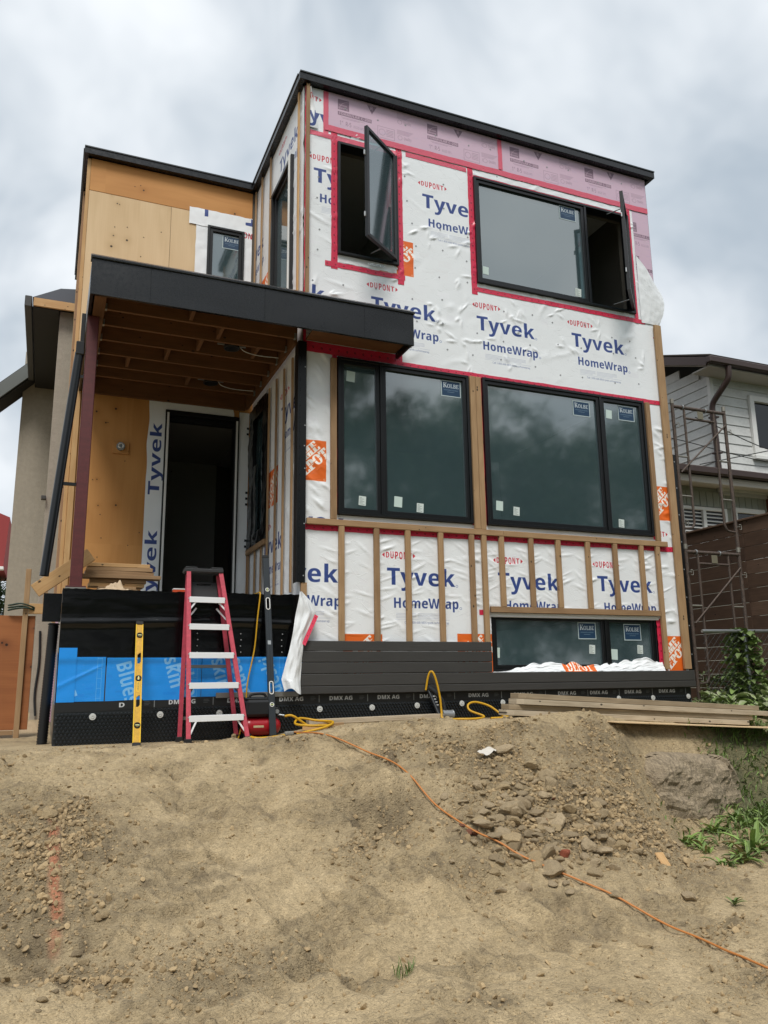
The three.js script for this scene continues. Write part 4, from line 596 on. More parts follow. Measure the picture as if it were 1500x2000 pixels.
// ---------- porch canopy ----------
{
  const c = part('canopy', house); c.userData.label = 'flat porch canopy with black metal fascia and exposed joists';
  const xL = -2.25, xR = 1.135, zF = 0.48, yb = 3.77, yt = 4.13;
  const sm = [M.metal, std(0x101214, 0.36, { roughnessMap: scuffR }), std(0x0e1012, 0.44, { roughnessMap: scuffR })];
  [[xL, -1.703], [-1.70, -0.56], [-0.557, 0.546], [0.549, xR]].forEach(([a, b], i) => mesh('fascia_panel', sheet(a, b, yb, yt, 0.05, [], (x, y) => [x, y, zF - 0.001 * (i % 2) + 0.006 * noise(x * 1.4, y * 3, i * 3) * Math.sin(Math.PI * clamp((x - a) / (b - a)))], (x, y) => [x, y]), sm[i % 3], c));
  mesh('fascia_backing', bx(xL + 0.002, xR - 0.002, yb + 0.004, yt - 0.002, zF - 0.05, zF - 0.009, 0.002), M.trim, c);
  mesh('fascia_panel', bx(xL - 0.002, xL + 0.03, yb, yt, DZ + 0.01, zF - 0.052, 0.002), M.metal, c); mesh('fascia_panel', bx(xR - 0.03, xR, yb, yt, 0.028, zF - 0.052, 0.002), M.metal, c);
  mesh('hem', bx(xL, xR, yb - 0.014, yb + 0.002, zF - 0.03, zF + 0.004, 0.002), M.metal, c);
  const cap = (a, b) => mesh('drip_cap', new THREE.ExtrudeGeometry(new THREE.Shape([[0.5, 4.135], [0.5, 4.15], [0.40, 4.215], [0.38, 4.215], [0.38, 4.135]].map((p) => new THREE.Vector2(-p[0], p[1]))), { depth: b - a, bevelEnabled: false }).rotateY(Math.PI / 2).translate(a, 0, 0), M.metal, c); cap(xL - 0.012, -0.5); cap(-0.498, 0.3); cap(0.302, xR + 0.012);
  mesh('drip_edge', bx(xL - 0.01, xR + 0.012, 4.13, 4.137, zF - 0.06, zF + 0.018, 0.001), M.cap, c);
  mesh('roof_deck', merge([bx(xL, -0.07, 3.985, 4.01, DZ + 0.03, zF - 0.06, 0.002), bx(-0.068, xR - 0.032, 3.985, 4.01, 0.03, zF - 0.06, 0.002), bx(xL, xR, 4.012, 4.128, 0.03, zF - 0.055), bx(xL, -0.07, 4.012, 4.128, DZ + 0.03, 0.028)]), ply.worn, c);
  const jm = std(0xffffff, 0.85, { map: woodTex([0.47, 0.32, 0.19], [0.35, 0.225, 0.125], 51, 7) });
  for (const z of [0.086, -0.29, -0.68, -1.075, -1.45, -1.80]) { mesh('joist', bx(-2.09, -0.115, 3.80, 3.982, z - 0.019, z + 0.019, 0.002, 0), jm, c); for (const x of [-2.085, -0.12]) mesh('joist_hanger', bx(x - 0.012, x + 0.012, 3.796, 3.86, z - 0.024, z + 0.024, 0.001), M.galv, c); }
  for (const [x, z0, z1] of [[-1.25, 0.105, 0.42], [-0.9, 0.07, -0.27], [-0.42, -0.31, -0.66], [-1.05, -0.31, -0.66], [-1.35, -0.70, -1.055], [-1.75, -1.095, -1.43], [-1.0, -1.47, -1.78]]) mesh('blocking', bx(x - 0.019, x + 0.019, 3.815, 3.98, Math.min(z0, z1), Math.max(z0, z1), 0.002, 2), jm, c);
  mesh('beam', bx(-2.205, -2.095, 3.775, 3.982, DZ + 0.03, 0.42, 0.003, 2), jm, c); mesh('beam', bx(-2.09, 1.09, 3.79, 3.982, 0.385, 0.425, 0.003, 0), jm, c); mesh('ledger', bx(-0.11, -0.072, 3.78, 3.982, DZ + 0.03, 0.02, 0.003, 2), jm, c); mesh('ledger', bx(-2.09, -0.115, 3.76, 3.982, DZ + 0.01, DZ + 0.05, 0.003, 0), jm, c);
  mesh('soffit_board', bx(0.02, 1.10, 3.835, 3.85, 0.03, 0.38, 0.002, 0), jm, c);
  for (const [x, z] of [[-0.70, -0.46], [-0.72, -1.62]]) { const l = part('recessed_light', house); mesh('can', new THREE.CylinderGeometry(0.085, 0.085, 0.09, 20).translate(x, 3.87, z), M.black, l); mesh('trim_ring', new THREE.TorusGeometry(0.08, 0.012, 8, 22).rotateX(Math.PI / 2).translate(x, 3.825, z), M.rubber, l); mesh('bracket', bx(x - 0.16, x + 0.16, 3.85, 3.87, z - 0.01, z + 0.01, 0.001), M.galv, l); mesh('wire', tube([[x + 0.09, 3.86, z], [x + 0.14, 3.80, z + 0.02], [x + 0.3, 3.79, z - 0.02], [x + 0.55, 3.80, z - 0.03]], 0.005, 5), M.white, l); }
  // steel post
  const p = part('steel_column', house); p.userData.label = 'maroon painted steel post carrying the canopy';
  mesh('shaft', bx(-2.245, -2.135, 1.03, 3.774, -0.15, -0.04, 0.006), M.steel, p); mesh('base_plate', bx(-2.28, -2.10, 1.018, 1.032, -0.19, -0.01, 0.003), M.steel, p); mesh('pier', bx(-2.285, -2.095, 0.95, 1.017, -0.195, -0.005, 0.004), M.concrete, p);
  // downspout from the canopy
  const ds = part('downspout', house); mesh('pipe', cyl([-2.30, 3.36, -0.06], [-2.47, 1.12, -0.06], 0.042, 0.042, 18, true), std(0x0e1114, 0.3, { side: THREE.DoubleSide }), ds); mesh('elbow', bx(-2.335, -2.255, 3.33, 3.47, -0.11, -0.01, 0.008), M.trim, ds); mesh('outlet', bx(-2.30, -2.26, 3.45, 3.78, -0.09, -0.03, 0.004), M.trim, ds);
  for (const y of [3.1, 2.0]) mesh('strap_clip', bx(-2.30 - (3.36 - y) * 0.076 + 0.03, -2.2, y, y + 0.03, -0.08, -0.05, 0.001), M.trim, ds);
}

// ---------- tools and lumber at the porch ----------
{ // stepladder
  const t = thing('stepladder', 'red fibreglass stepladder with aluminium steps standing against the porch base', 'ladder', [0, 0, 0]);
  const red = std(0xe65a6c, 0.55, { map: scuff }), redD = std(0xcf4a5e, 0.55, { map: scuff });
  const gy = (x, z) => groundH(x, z) + 0.012;
  const FL0 = [-1.19, gy(-1.19, 0.52), 0.52], FL1 = [-1.185, 1.185, 0.16], FR0 = [-0.632, gy(-0.632, 0.42), 0.42], FR1 = [-0.875, 1.185, 0.15];
  const RL0 = [-1.205, gy(-1.205, 0.10), 0.10], RL1 = [-1.18, 1.16, 0.085], RR0 = [-0.665, gy(-0.665, 0.09), 0.09], RR1 = [-0.885, 1.16, 0.085];
  const L = (a, b, y) => { const k = (y - a[1]) / (b[1] - a[1]); return [lerp(a[0], b[0], k), y, lerp(a[2], b[2], k)]; };
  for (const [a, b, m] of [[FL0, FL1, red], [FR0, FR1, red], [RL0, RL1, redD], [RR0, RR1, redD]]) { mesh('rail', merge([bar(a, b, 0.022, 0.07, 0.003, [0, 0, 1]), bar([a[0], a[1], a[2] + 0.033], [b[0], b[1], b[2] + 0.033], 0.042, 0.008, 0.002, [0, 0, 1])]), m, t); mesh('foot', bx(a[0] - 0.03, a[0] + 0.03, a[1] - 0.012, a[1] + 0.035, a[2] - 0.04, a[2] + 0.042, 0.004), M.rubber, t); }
  for (const y of [0.925, 0.665, 0.398, 0.122, -0.168]) { const a = L(FL0, FL1, y), b = L(FR0, FR1, y); mesh('step', merge([bar([a[0] + 0.01, y, a[2] + 0.01], [b[0] - 0.01, y, b[2] + 0.01], 0.085, 0.008, 0.002, [0, 1, 0]), bar([a[0] + 0.005, y - 0.022, a[2] + 0.052], [b[0] - 0.005, y - 0.022, b[2] + 0.052], 0.005, 0.055, 0.002, [0, 1, 0])]), M.alu, t);
    for (const q of [a, b]) mesh('rivet', new THREE.CylinderGeometry(0.007, 0.007, 0.006, 8).rotateX(Math.PI / 2).translate(q[0], y - 0.01, q[2] + 0.042), M.screw, t); }
  for (const y of [0.28, -0.2]) { const a = L(RL0, RL1, y), b = L(RR0, RR1, y); mesh('rear_brace', bar(a, b, 0.03, 0.012, 0.002), std(0x7d7e7c, 0.4, { metalness: 0.6 }), t); }
  for (const y of [0.925, 0.85]) for (const s of [0, 1]) { const a = s ? L(FR0, FR1, y - 0.13) : L(FL0, FL1, y - 0.13), b = s ? L(FR0, FR1, y - 0.02) : L(FL0, FL1, y - 0.02); mesh('gusset', bar([a[0], a[1], a[2] + 0.02 - (0.925 - y)], [b[0] + (s ? -0.085 : 0.085), b[1], b[2] + 0.03 - (0.925 - y)], 0.016, 0.006, 0.001), M.alu, t); }
  for (const s of [0, 1]) { const a = s ? L(FR0, FR1, -0.34) : L(FL0, FL1, -0.36), b = s ? L(FR0, FR1, -0.19) : L(FL0, FL1, -0.19); mesh('gusset', bar([a[0], a[1], a[2] + 0.02], [b[0] + (s ? -0.08 : 0.08), b[1], b[2] + 0.03], 0.016, 0.006, 0.001), M.alu, t); const c = s ? L(FR0, FR1, 0.02) : L(FL0, FL1, 0.02), d = s ? L(FR0, FR1, 0.1) : L(FL0, FL1, 0.1); mesh('gusset', bar(c, [d[0] + (s ? -0.06 : 0.06), d[1], d[2]], 0.016, 0.006, 0.001), std(0x5a5d60, 0.5, { metalness: 0.5 }), t); }
  const capG = (x0, x1, y0, y1, z0, z1, c) => bx(x0, x1, y0, y1, z0, z1, c);
  mesh('top_cap', merge([capG(-1.22, -0.85, 1.175, 1.213, 0.03, 0.2, 0.008), capG(-1.215, -1.10, 1.212, 1.228, 0.03, 0.195, 0.005), capG(-0.97, -0.855, 1.212, 1.228, 0.03, 0.195, 0.005)]), std(0x2b2c2d, 0.65), t);
  const sh = new THREE.Shape([[-1.15, 0.94], [-0.885, 0.94], [-0.9, 1.09], [-1.15, 1.09]].map((p) => new THREE.Vector2(...p))); for (const [x, y] of [[-1.11, 0.975], [-0.925, 0.975], [-1.11, 1.01], [-0.925, 1.01]]) { const h = new THREE.Path(); h.absarc(x, y, 0.011, 0, 6.28, true); sh.holes.push(h); } sh.holes.push(new THREE.Path([[-1.09, 1.055], [-1.09, 1.075], [-0.95, 1.075], [-0.95, 1.055]].map((p) => new THREE.Vector2(...p))));
  mesh('tool_shelf', new THREE.ExtrudeGeometry(sh, { depth: 0.012, bevelEnabled: false }).rotateX(-0.2).translate(0, 0.02, 0.30), std(0x1d1e1f, 0.55), t);
}
{ // yellow spirit level leaning on the porch base
  const a = V([-1.632, groundH(-1.632, 0.56), 0.56]), b = V([-1.604, 0.70, 0.055]); const dir = b.clone().sub(a).normalize(); const t = thing('spirit_level', 'yellow four-foot spirit level leaning on the black porch membrane', 'level', a.toArray());
  const q = new THREE.Quaternion().setFromRotationMatrix((() => { const y = dir, z = new THREE.Vector3(0, 0, 1).addScaledVector(dir, -dir.z).normalize(); return new THREE.Matrix4().makeBasis(y.clone().cross(z), y, z); })()); t.quaternion.copy(q);
  const len = a.distanceTo(b), s = new THREE.Shape([[-0.031, 0.02], [0.031, 0.02], [0.031, len - 0.02], [-0.031, len - 0.02]].map((p) => new THREE.Vector2(...p)));
  const hole = (y0, y1) => { const h = new THREE.Path(); h.moveTo(-0.014, y0); h.lineTo(-0.014, y1 - 0.02); h.lineTo(0.006, y1); h.lineTo(0.02, y1); h.lineTo(0.02, y0 + 0.02); h.lineTo(0.006, y0); h.closePath(); s.holes.push(h); }; hole(0.78, 0.89); hole(0.36, 0.47);
  mesh('body', new THREE.ExtrudeGeometry(s, { depth: 0.014, bevelEnabled: true, bevelSize: 0.001, bevelThickness: 0.001, bevelSegments: 1 }).translate(0, 0, -0.007), M.yellow, t);
  for (const x of [-0.029, 0.029]) mesh('flange', bx(x - 0.004, x + 0.004, 0.02, len - 0.02, -0.014, 0.014, 0.002, 1), std(0xe6bc22, 0.4), t);
  for (const y of [0.0, len - 0.035]) mesh('end_cap', bx(-0.034, 0.034, y, y + 0.035, -0.016, 0.016, 0.004), M.rubber, t);
  for (const y of [0.19, 0.635, 1.07]) { const r = new THREE.TorusGeometry(0.021, 0.008, 8, 20).translate(0.002, y, 0.009); mesh('vial_holder', r, M.rubber, t); mesh('vial', new THREE.CylinderGeometry(0.006, 0.006, 0.036, 10).rotateZ(y > 1 || y < 0.3 ? Math.PI / 2 : 0).translate(0.002, y, 0.012), std(0xc9cf9a, 0.2), t); }
  const pt = canvasTex(128, 32, (g) => { g.fillStyle = '#e0b414'; g.fillRect(0, 0, 128, 32); fit(g, 'IRWIN', 12, 104, 25, 17, 'bold $ sans-serif', '#26221a'); }); mesh('print', new THREE.PlaneGeometry(0.1, 0.022).rotateZ(Math.PI / 2).translate(0, 0.555, 0.009), std(0xffffff, 0.45, { map: pt }), t);
}
{ // long grey box-beam level
  const a = V([-0.366, groundH(-0.366, 0.335), 0.335]), b = V([-0.368, 1.41, -0.06]); const dir = b.clone().sub(a).normalize(), len = a.distanceTo(b); const t = thing('spirit_level', 'tall charcoal box-beam level leaning on the porch edge beside the compressor', 'level', a.toArray());
  const z = new THREE.Vector3(0, 0, 1).addScaledVector(dir, -dir.z).normalize(); t.quaternion.setFromRotationMatrix(new THREE.Matrix4().makeBasis(dir.clone().cross(z), dir, z));
  const g = std(0x2f3438, 0.42, { metalness: 0.3 }), s = new THREE.Shape([[-0.03, 0.02], [0.03, 0.02], [0.03, len - 0.02], [-0.03, len - 0.02]].map((p) => new THREE.Vector2(...p)));
  const slot = (y) => { const h = new THREE.Path(); h.absarc(0, y, 0.014, Math.PI, 0, false); h.absarc(0, y + 0.085, 0.014, 0, Math.PI, false); h.closePath(); s.holes.push(h); }; slot(0.43); slot(1.28);
  mesh('beam', new THREE.ExtrudeGeometry(s, { depth: 0.024, bevelEnabled: true, bevelSize: 0.002, bevelThickness: 0.002, bevelSegments: 1 }).translate(0, 0, -0.012), g, t);
  for (const x of [-0.013, 0.013]) mesh('rib', bx(x - 0.003, x + 0.003, 0.56, 1.24, 0.0125, 0.017, 0.001, 1), std(0x3a4045, 0.4, { metalness: 0.3 }), t);
  for (const y of [0.43, 1.28]) { const o = new THREE.Shape(); o.absarc(0, y, 0.022, Math.PI, 0, false); o.absarc(0, y + 0.085, 0.022, 0, Math.PI, false); o.closePath(); const h = new THREE.Path(); h.absarc(0, y, 0.0145, Math.PI, 0, false); h.absarc(0, y + 0.085, 0.0145, 0, Math.PI, false); h.closePath(); o.holes.push(h); mesh('grip_ring', new THREE.ExtrudeGeometry(o, { depth: 0.006, bevelEnabled: false }).translate(0, 0, 0.0135), M.white, t); }
  for (const y of [0.31, 1.47]) { mesh('vial_ring', new THREE.TorusGeometry(0.018, 0.004, 8, 20).translate(0, y, 0.015), M.white, t); mesh('vial', new THREE.CylinderGeometry(0.006, 0.006, 0.03, 8).rotateZ(y > 1 ? 0 : 1.57).translate(0, y, 0.014), std(0xb9c48a, 0.2), t); }
  for (const y of [0.0, len - 0.03]) mesh('end_cap', bx(-0.033, 0.033, y, y + 0.03, -0.016, 0.017, 0.003), M.rubber, t);
  mesh('barcode_label', bx(-0.018, 0.014, 0.9, 0.94, 0.0172, 0.0176, 0.0002), std(0x9aa0a3, 0.5), t);
}
{ // compressor
  const y = groundH(-0.45, 0.19) - 0.01, t = thing('air_compressor', 'red and black portable air compressor at the foot of the porch wall', 'compressor', [-0.45, y, 0.185]);
  const red = std(0x9c1620, 0.3); const cap = new THREE.CapsuleGeometry(0.088, 0.22, 8, 24).rotateZ(Math.PI / 2).translate(0, 0.125, 0.0); mesh('tank', cap, red, t);
  mesh('housing', merge([bx(-0.165, 0.075, 0.215, 0.375, -0.085, 0.1, 0.025), bx(-0.155, 0.06, 0.37, 0.392, -0.07, 0.08, 0.008)]), std(0x15181b, 0.5), t); mesh('handle', tube([[-0.12, 0.37, 0.02], [-0.10, 0.42, 0.02], [0.02, 0.425, 0.02], [0.05, 0.37, 0.02]], 0.013, 8), M.rubber, t);
  mesh('control_panel', bx(0.08, 0.16, 0.215, 0.3, -0.05, 0.07, 0.01), M.rubber, t); for (const x of [0.105, 0.14]) { mesh('gauge', new THREE.CylinderGeometry(0.02, 0.02, 0.02, 14).rotateX(Math.PI / 2).translate(x, 0.26, 0.078), M.galv, t); } mesh('hose_fitting', cyl([0.15, 0.23, 0.06], [0.21, 0.22, 0.09], 0.01), M.galv, t);
  for (const [x, z] of [[-0.13, 0.06], [0.13, 0.06], [-0.13, -0.06], [0.13, -0.06]]) mesh('foot', bx(x - 0.025, x + 0.025, -0.005, 0.06, z - 0.012, z + 0.012, 0.004), M.rubber, t);
  mesh('tank_label', bx(-0.09, 0.01, 0.115, 0.135, 0.0865, 0.0885, 0.0005), std(0xb9ab86, 0.5), t);
}
const cable = (name, label, cat, pts, r, m, grp) => top(mesh(name, tube(pts, r, 8, 9), m), name, label, cat, grp);
const G = (x, z, d = 0.006) => onGround(x, z, d);
cable('extension_cord', 'yellow cord hanging down the black porch base from the slab edge', 'cord', [[-0.47, 1.012, -0.25], [-0.45, 1.016, -0.05], [-0.445, 1.012, 0.045], [-0.45, 0.95, 0.06], [-0.47, 0.75, 0.06], [-0.495, 0.45, 0.06], [-0.56, 0.12, 0.07], [-0.575, -0.1, 0.075], [-0.615, -0.3, 0.08], G(-0.66, 0.16, 0.012), G(-0.72, 0.3, 0.012), G(-0.78, 0.36, 0.012)], 0.0075, M.yellow);
cable('air_hose', 'yellow air hose heaped in loops beside the compressor', 'hose', [[-0.235, groundH(-0.4, 0.2) + 0.2, 0.27], [-0.16, -0.20, 0.30], G(0.02, 0.30, 0.03), G(0.14, 0.33, 0.04), G(0.2, 0.42, 0.03), G(0.12, 0.5, 0.03), G(-0.06, 0.48, 0.06), G(-0.16, 0.38, 0.10), G(-0.08, 0.26, 0.13), G(0.08, 0.3, 0.08), G(0.19, 0.46, 0.05), G(0.08, 0.56, 0.02), G(-0.12, 0.57, 0.02), G(-0.3, 0.62, 0.014), G(-0.46, 0.70, 0.013), G(-0.62, 0.76, 0.012), G(-0.7, 0.84, 0.012), G(-0.62, 0.9, 0.012), G(-0.48, 0.84, 0.012), G(-0.38, 0.78, 0.012)], 0.0115, M.yellow);
{ const t = thing('cord_plug', 'grey plug joining the yellow hose and orange cord on the dirt', 'plug', G(-0.33, 0.76, 0.018)); mesh('body', cbox(0.085, 0.035, 0.04, 0.008).rotateY(0.25), std(0x84837c, 0.6), t); mesh('collar', cbox(0.03, 0.028, 0.03, 0.006).rotateY(0.25).translate(0.055, -0.002, -0.012), M.rubber, t); }
{ const P = [[-0.28, 0.76], [-0.17, 1.25], [0.05, 1.57], [0.18, 1.87], [0.23, 2.2], [0.31, 2.42], [0.38, 2.66], [0.49, 2.86], [0.6, 3.0], [0.71, 3.13], [0.86, 3.27], [0.97, 3.43], [1.07, 3.60], [1.15, 3.78], [1.2, 4.02], [1.17, 4.32], [1.16, 4.6], [1.3, 4.9]], pts = [];
  const c = new THREE.CatmullRomCurve3(P.map(([x, z]) => new THREE.Vector3(x, 0, z))); for (let i = 0; i <= 90; i++) { const p = c.getPoint(i / 90); let h = 0; for (let q = -4; q <= 4; q++) for (let w = -1; w < 2; w++) h = h === 0 ? -9 : Math.max(h, groundH(p.x + q * 0.006, p.z + w * 0.02)); pts.push([p.x, h, p.z]); } for (let k = 0; k < 2; k++) { const o = pts.map((q) => q[1]); pts.forEach((q, i) => { let m = 0, n = 0; for (let e = -2; e < 3; e++) if (o[i + e] !== undefined) { m += o[i + e]; n++; } q[1] = m / n; }); } pts.forEach((q) => { q[1] += 0.009; });
  top(mesh('c', new THREE.TubeGeometry(new THREE.CatmullRomCurve3(pts.map(V)), 260, 0.0068, 8), M.orange), 'extension_cord', 'long orange extension cord running down the dirt bank', 'cord'); }
cable('power_cable', 'thin dark cable on the dirt by the compressor', 'cable', [[-0.62, groundH(-0.6, 0.3) + 0.05, 0.22], G(-0.56, 0.36, 0.008), G(-0.46, 0.52, 0.006), G(-0.36, 0.66, 0.006), G(-0.3, 0.74, 0.01)], 0.005, M.rubber);
// second hose, by the nailer
cable('air_hose', 'yellow air hose looping over the nail gun and along the drainage board', 'hose', [[1.36, 0.02, 0.10], [1.385, 0.17, 0.12], [1.415, 0.215, 0.14], [1.45, 0.14, 0.16], [1.49, -0.05, 0.17], [1.50, -0.2, 0.18], G(1.50, 0.22, 0.014), G(1.62, 0.36, 0.012), G(1.80, 0.40, 0.012), G(1.92, 0.34, 0.03), [1.80, -0.2, 0.26], [1.80, -0.14, 0.22], [1.90, -0.115, 0.2], [2.05, -0.16, 0.24], G(2.16, 0.34, 0.03), G(2.2, 0.5, 0.012), G(2.1, 0.62, 0.012), G(1.85, 0.6, 0.012)], 0.0115, M.yellow);
{ // framing nailer leaning upright
  const t = thing('nail_gun', 'dark grey nail gun leaning upright on the drainage board', 'nail gun', [1.44, groundH(1.5, 0.15), 0.12]);
  const dk = std(0x202327, 0.5), gr = std(0x8f9294, 0.4, { metalness: 0.4 });
  mesh('magazine', bar([0.07, 0.03, 0.02], [-0.05, 0.36, -0.045], 0.05, 0.026, 0.006), dk, t); mesh('magazine_rail', bar([0.045, 0.05, 0.036], [-0.055, 0.33, -0.026], 0.012, 0.01, 0.002), std(0x4d5257, 0.5), t);
  mesh('head', merge([new THREE.CylinderGeometry(0.043, 0.046, 0.13, 18).rotateZ(1.5).translate(0.15, 0.055, 0.02), new THREE.SphereGeometry(0.044, 14, 10).scale(0.5, 1, 1).translate(0.21, 0.058, 0.02)]), gr, t); mesh('handle', tube([[0.12, 0.09, 0.02], [0.10, 0.19, 0.01], [0.03, 0.28, 0.0], [-0.05, 0.34, -0.02]], 0.021, 10), dk, t); mesh('trigger', bar([0.085, 0.11, 0.03], [0.07, 0.15, 0.03], 0.012, 0.012, 0.002), M.rubber, t); mesh('nose', bar([0.08, 0.03, 0.02], [0.02, 0.015, 0.03], 0.03, 0.03, 0.004), gr, t);
  for (let i = 0; i < 4; i++) mesh('vent', bx(-0.012, 0.012, 0.15 + i * 0.03, 0.16 + i * 0.03, 0.03, 0.036, 0.001).translate(0.03 - i * 0.011, 0, -0.006 * i), std(0xb7bbbd, 0.5), t);
}
// boards on the porch
const LUM = 'loose boards piled on the porch';
[[-1.93, -1.58, 0, 'pine', 'short offcut'], [-1.97, -1.60, 1, 'strapA', 'short offcut'], [-2.06, -1.52, 2, 'pine', 'light board'], [-2.05, -1.50, 3, 'strapA', 'board'], [-2.19, -1.36, 4, 'strapB', 'longest brown board'], [-2.10, -1.43, 5, 'strapB', 'brown board'], [-2.09, -1.44, 6, 'strapA', 'tan board'], [-2.08, -1.47, 7, 'pine', 'pale board']].forEach(([a, b, k, m, nm], i) => {
  const y = 1.03 + k * 0.0405, dz = [0.0, 0.03, -0.02, 0.02, 0.05, -0.01, 0.02, 0.0][i]; const g = thing('lumber_board', ['short pale offcut at the bottom of the board pile on the porch', 'short tan offcut, second from the bottom of the porch board pile', 'light pine board under the middle of the porch board pile', 'tan board just under the longest one of the porch pile', 'longest brown board, sticking out of the porch pile past the door edge', 'brown board lying on the longest one of the porch pile', 'tan board just below the top of the porch pile', 'pale board on top of the porch pile'][i], 'board', [(a + b) / 2, y, -0.6 + dz], LUM);
  mesh('board', cbox(b - a, 0.038, 0.1 + 0.04 * (i % 3), 0.003, 0), wood[m], g).rotation.y = (i % 3 - 1) * 0.03; });
{ const g = thing('lumber_board', 'yellow pine board slanting down past the left porch corner', 'board', [-2.30, 1.205, -0.42]); mesh('board', cbox(0.62, 0.135, 0.038, 0.003, 0), wood.pine, g).rotation.z = 0.66; }
{ const t = thing('small_box', 'small orange and white carton on the porch slab edge', 'box', [-1.215, 1.018, -0.16]); mesh('carton', cbox(0.13, 0.055, 0.08, 0.003), std(0xc84a1e, 0.6), t); mesh('lid_band', bx(-0.066, 0.066, 0.018, 0.03, -0.041, 0.041, 0.002), M.white, t); }
{ const r = rng(12); const g = sheet(-0.2, 0.2, -0.1, 0.1, 0.012, [], (x, z) => [x, 0.012 + 0.12 * Math.max(0, Math.abs(fbm(x * 8, z * 8, 5, 3)) * 1.3 * Math.exp(-((x / 0.14) ** 2)) * Math.exp(-((z / 0.08) ** 2)) * 2.2), z], (x, z) => [x, z]); top(mesh('p', g, std(0xbfa98c, 0.9, { side: THREE.DoubleSide })), 'crumpled_paper', 'crumpled brown paper heap on the porch in front of the boards', 'paper').position.set(-1.80, 1.012, -0.30); }
{ const t = thing('drain_pipe', 'black corrugated drain pipe standing at the left porch corner', 'pipe', [-2.385, groundH(-2.385, -0.3), -0.3]); const gs = []; const N = 44; for (let i = 0; i < N; i++) gs.push(new THREE.CylinderGeometry(0.047, 0.047, 1.1 / N * 0.62, 16, 1, true).translate(0.03 * (i / N), i * 1.1 / N, 0)); gs.push(new THREE.CylinderGeometry(0.043, 0.043, 1.12, 16, 1, true).rotateZ(-0.027).translate(0.015, 0.55, 0)); mesh('pipe', merge(gs), std(0x101112, 0.5, { side: THREE.DoubleSide }), t); mesh('end_collar', new THREE.TorusGeometry(0.047, 0.006, 8, 18).rotateX(1.57).translate(0.03, 1.1, 0), M.rubber, t); }

// ---------- planks on the bank ----------
{
  const yl = groundH(1.75, 1.2) + 0.015, oldB = std(0xd8d2c8, 0.88, { map: tx.old, bumpMap: woodBump, bumpScale: 0.002 });
  const end = (len, w, th, chL, chR) => flatShape([[-len / 2, -w / 2 + chL], [-len / 2 + chL, -w / 2], [len / 2 - chR, -w / 2], [len / 2, -w / 2 + chR], [len / 2, w / 2 - chR], [len / 2 - chR, w / 2], [-len / 2 + chL, w / 2], [-len / 2, w / 2 - chL]], th - 0.006, 0.003).rotateX(-Math.PI / 2);
  const uvp = (g) => { const p = g.attributes.position, n = g.attributes.normal, u = g.attributes.uv, o = uvR() * 3; for (let i = 0; i < p.count; i++) u.setXY(i, Math.abs(n.getY(i)) > 0.6 ? p.getZ(i) + o : p.getY(i) + o, p.getX(i) + o * 2); return g; };
  const labs = ['lowest of the stacked scaffold planks on the dirt bank', 'second scaffold plank from the bottom of the stack', 'third scaffold plank, jutting furthest right in the stack', 'top scaffold plank of the stack, with a dark stain'];
  const x0s = [1.62, 1.68, 1.74, 1.78], lens = [2.95, 3.02, 3.20, 3.06], zs = [1.24, 1.18, 1.21, 1.17];
  const stackY0 = yl + 0.005, tilt = -0.062;
  for (let i = 0; i < 4; i++) { const t = thing('scaffold_plank', labs[i], 'plank', [x0s[i] + lens[i] / 2, stackY0 + i * 0.053 + (lens[i] / 2 + x0s[i] - 1.62) * Math.sin(tilt), zs[i]], 'scaffold planks stacked on the bank'); mesh('plank', uvp(end(lens[i], 0.24, 0.05, 0.05, 0.025)), [wood.old, oldB, wood.old, oldB][i], t).rotation.set(0, (i - 1.5) * 0.008, tilt); }
  const sh = thing('plywood_sheet', 'thin plywood sheet lying under the scaffold planks', 'plywood', [3.85, 0, 1.14]); sh.position.y = stackY0 + (3.85 - 1.62) * Math.sin(tilt) - 0.016; mesh('panel', cbox(2.44, 0.012, 0.8, 0.002, 0), ply.pale, sh).rotation.set(0.02, 0.05, tilt * 1.0);
  const b2 = thing('timber_offcut', 'long pale board lying flat at the base of the drainage board', 'board', [0.78, groundH(0.78, 0.16) + 0.03, 0.14]); mesh('board', cbox(1.5, 0.05, 0.1, 0.004, 0), wood.old, b2).rotation.y = 0.02; b2.rotation.z = 0.012;
  [[0.22, 0.32, 0.3, 'small wooden offcut under the yellow hose loops', 'strapA'], [0.05, 0.38, -0.5, 'split shim of wood among the yellow hose loops', 'pine']].forEach(([x, z, a, l, m]) => { const t = thing('timber_offcut', l, 'offcut', [x, groundH(x, z) + 0.02, z]); mesh('block', cbox(0.26, 0.036, 0.08, 0.003, 0), wood[m], t).rotation.y = a; });
  const chip = thing('wood_chip', 'small rectangular piece of plywood lying on the rubble slope', 'offcut', G(1.74, 3.14, 0.03)); mesh('block', cbox(0.075, 0.11, 0.012, 0.002, 1), wood.pine, chip).rotation.set(-0.75, 0.1, 0.03);
  const rag = sheet(-0.1, 0.1, -0.04, 0.04, 0.012, [], (x, z) => [x, 0.018 + 0.03 * Math.abs(noise(x * 14, z * 14, 3)) - 0.2 * x * 0.2, z * (1 + 0.6 * noise(x * 9, 2))], (x, z) => [x, z]); const rg = top(mesh('r', rag, std(0xc9c3b8, 0.8, { side: THREE.DoubleSide })), 'plastic_scrap', 'crumpled white plastic scrap on the upper dirt bank', 'scrap'); rg.position.set(...G(1.0, 2.0, 0.012)); rg.rotation.set(0.35, 0.5, 0);
}

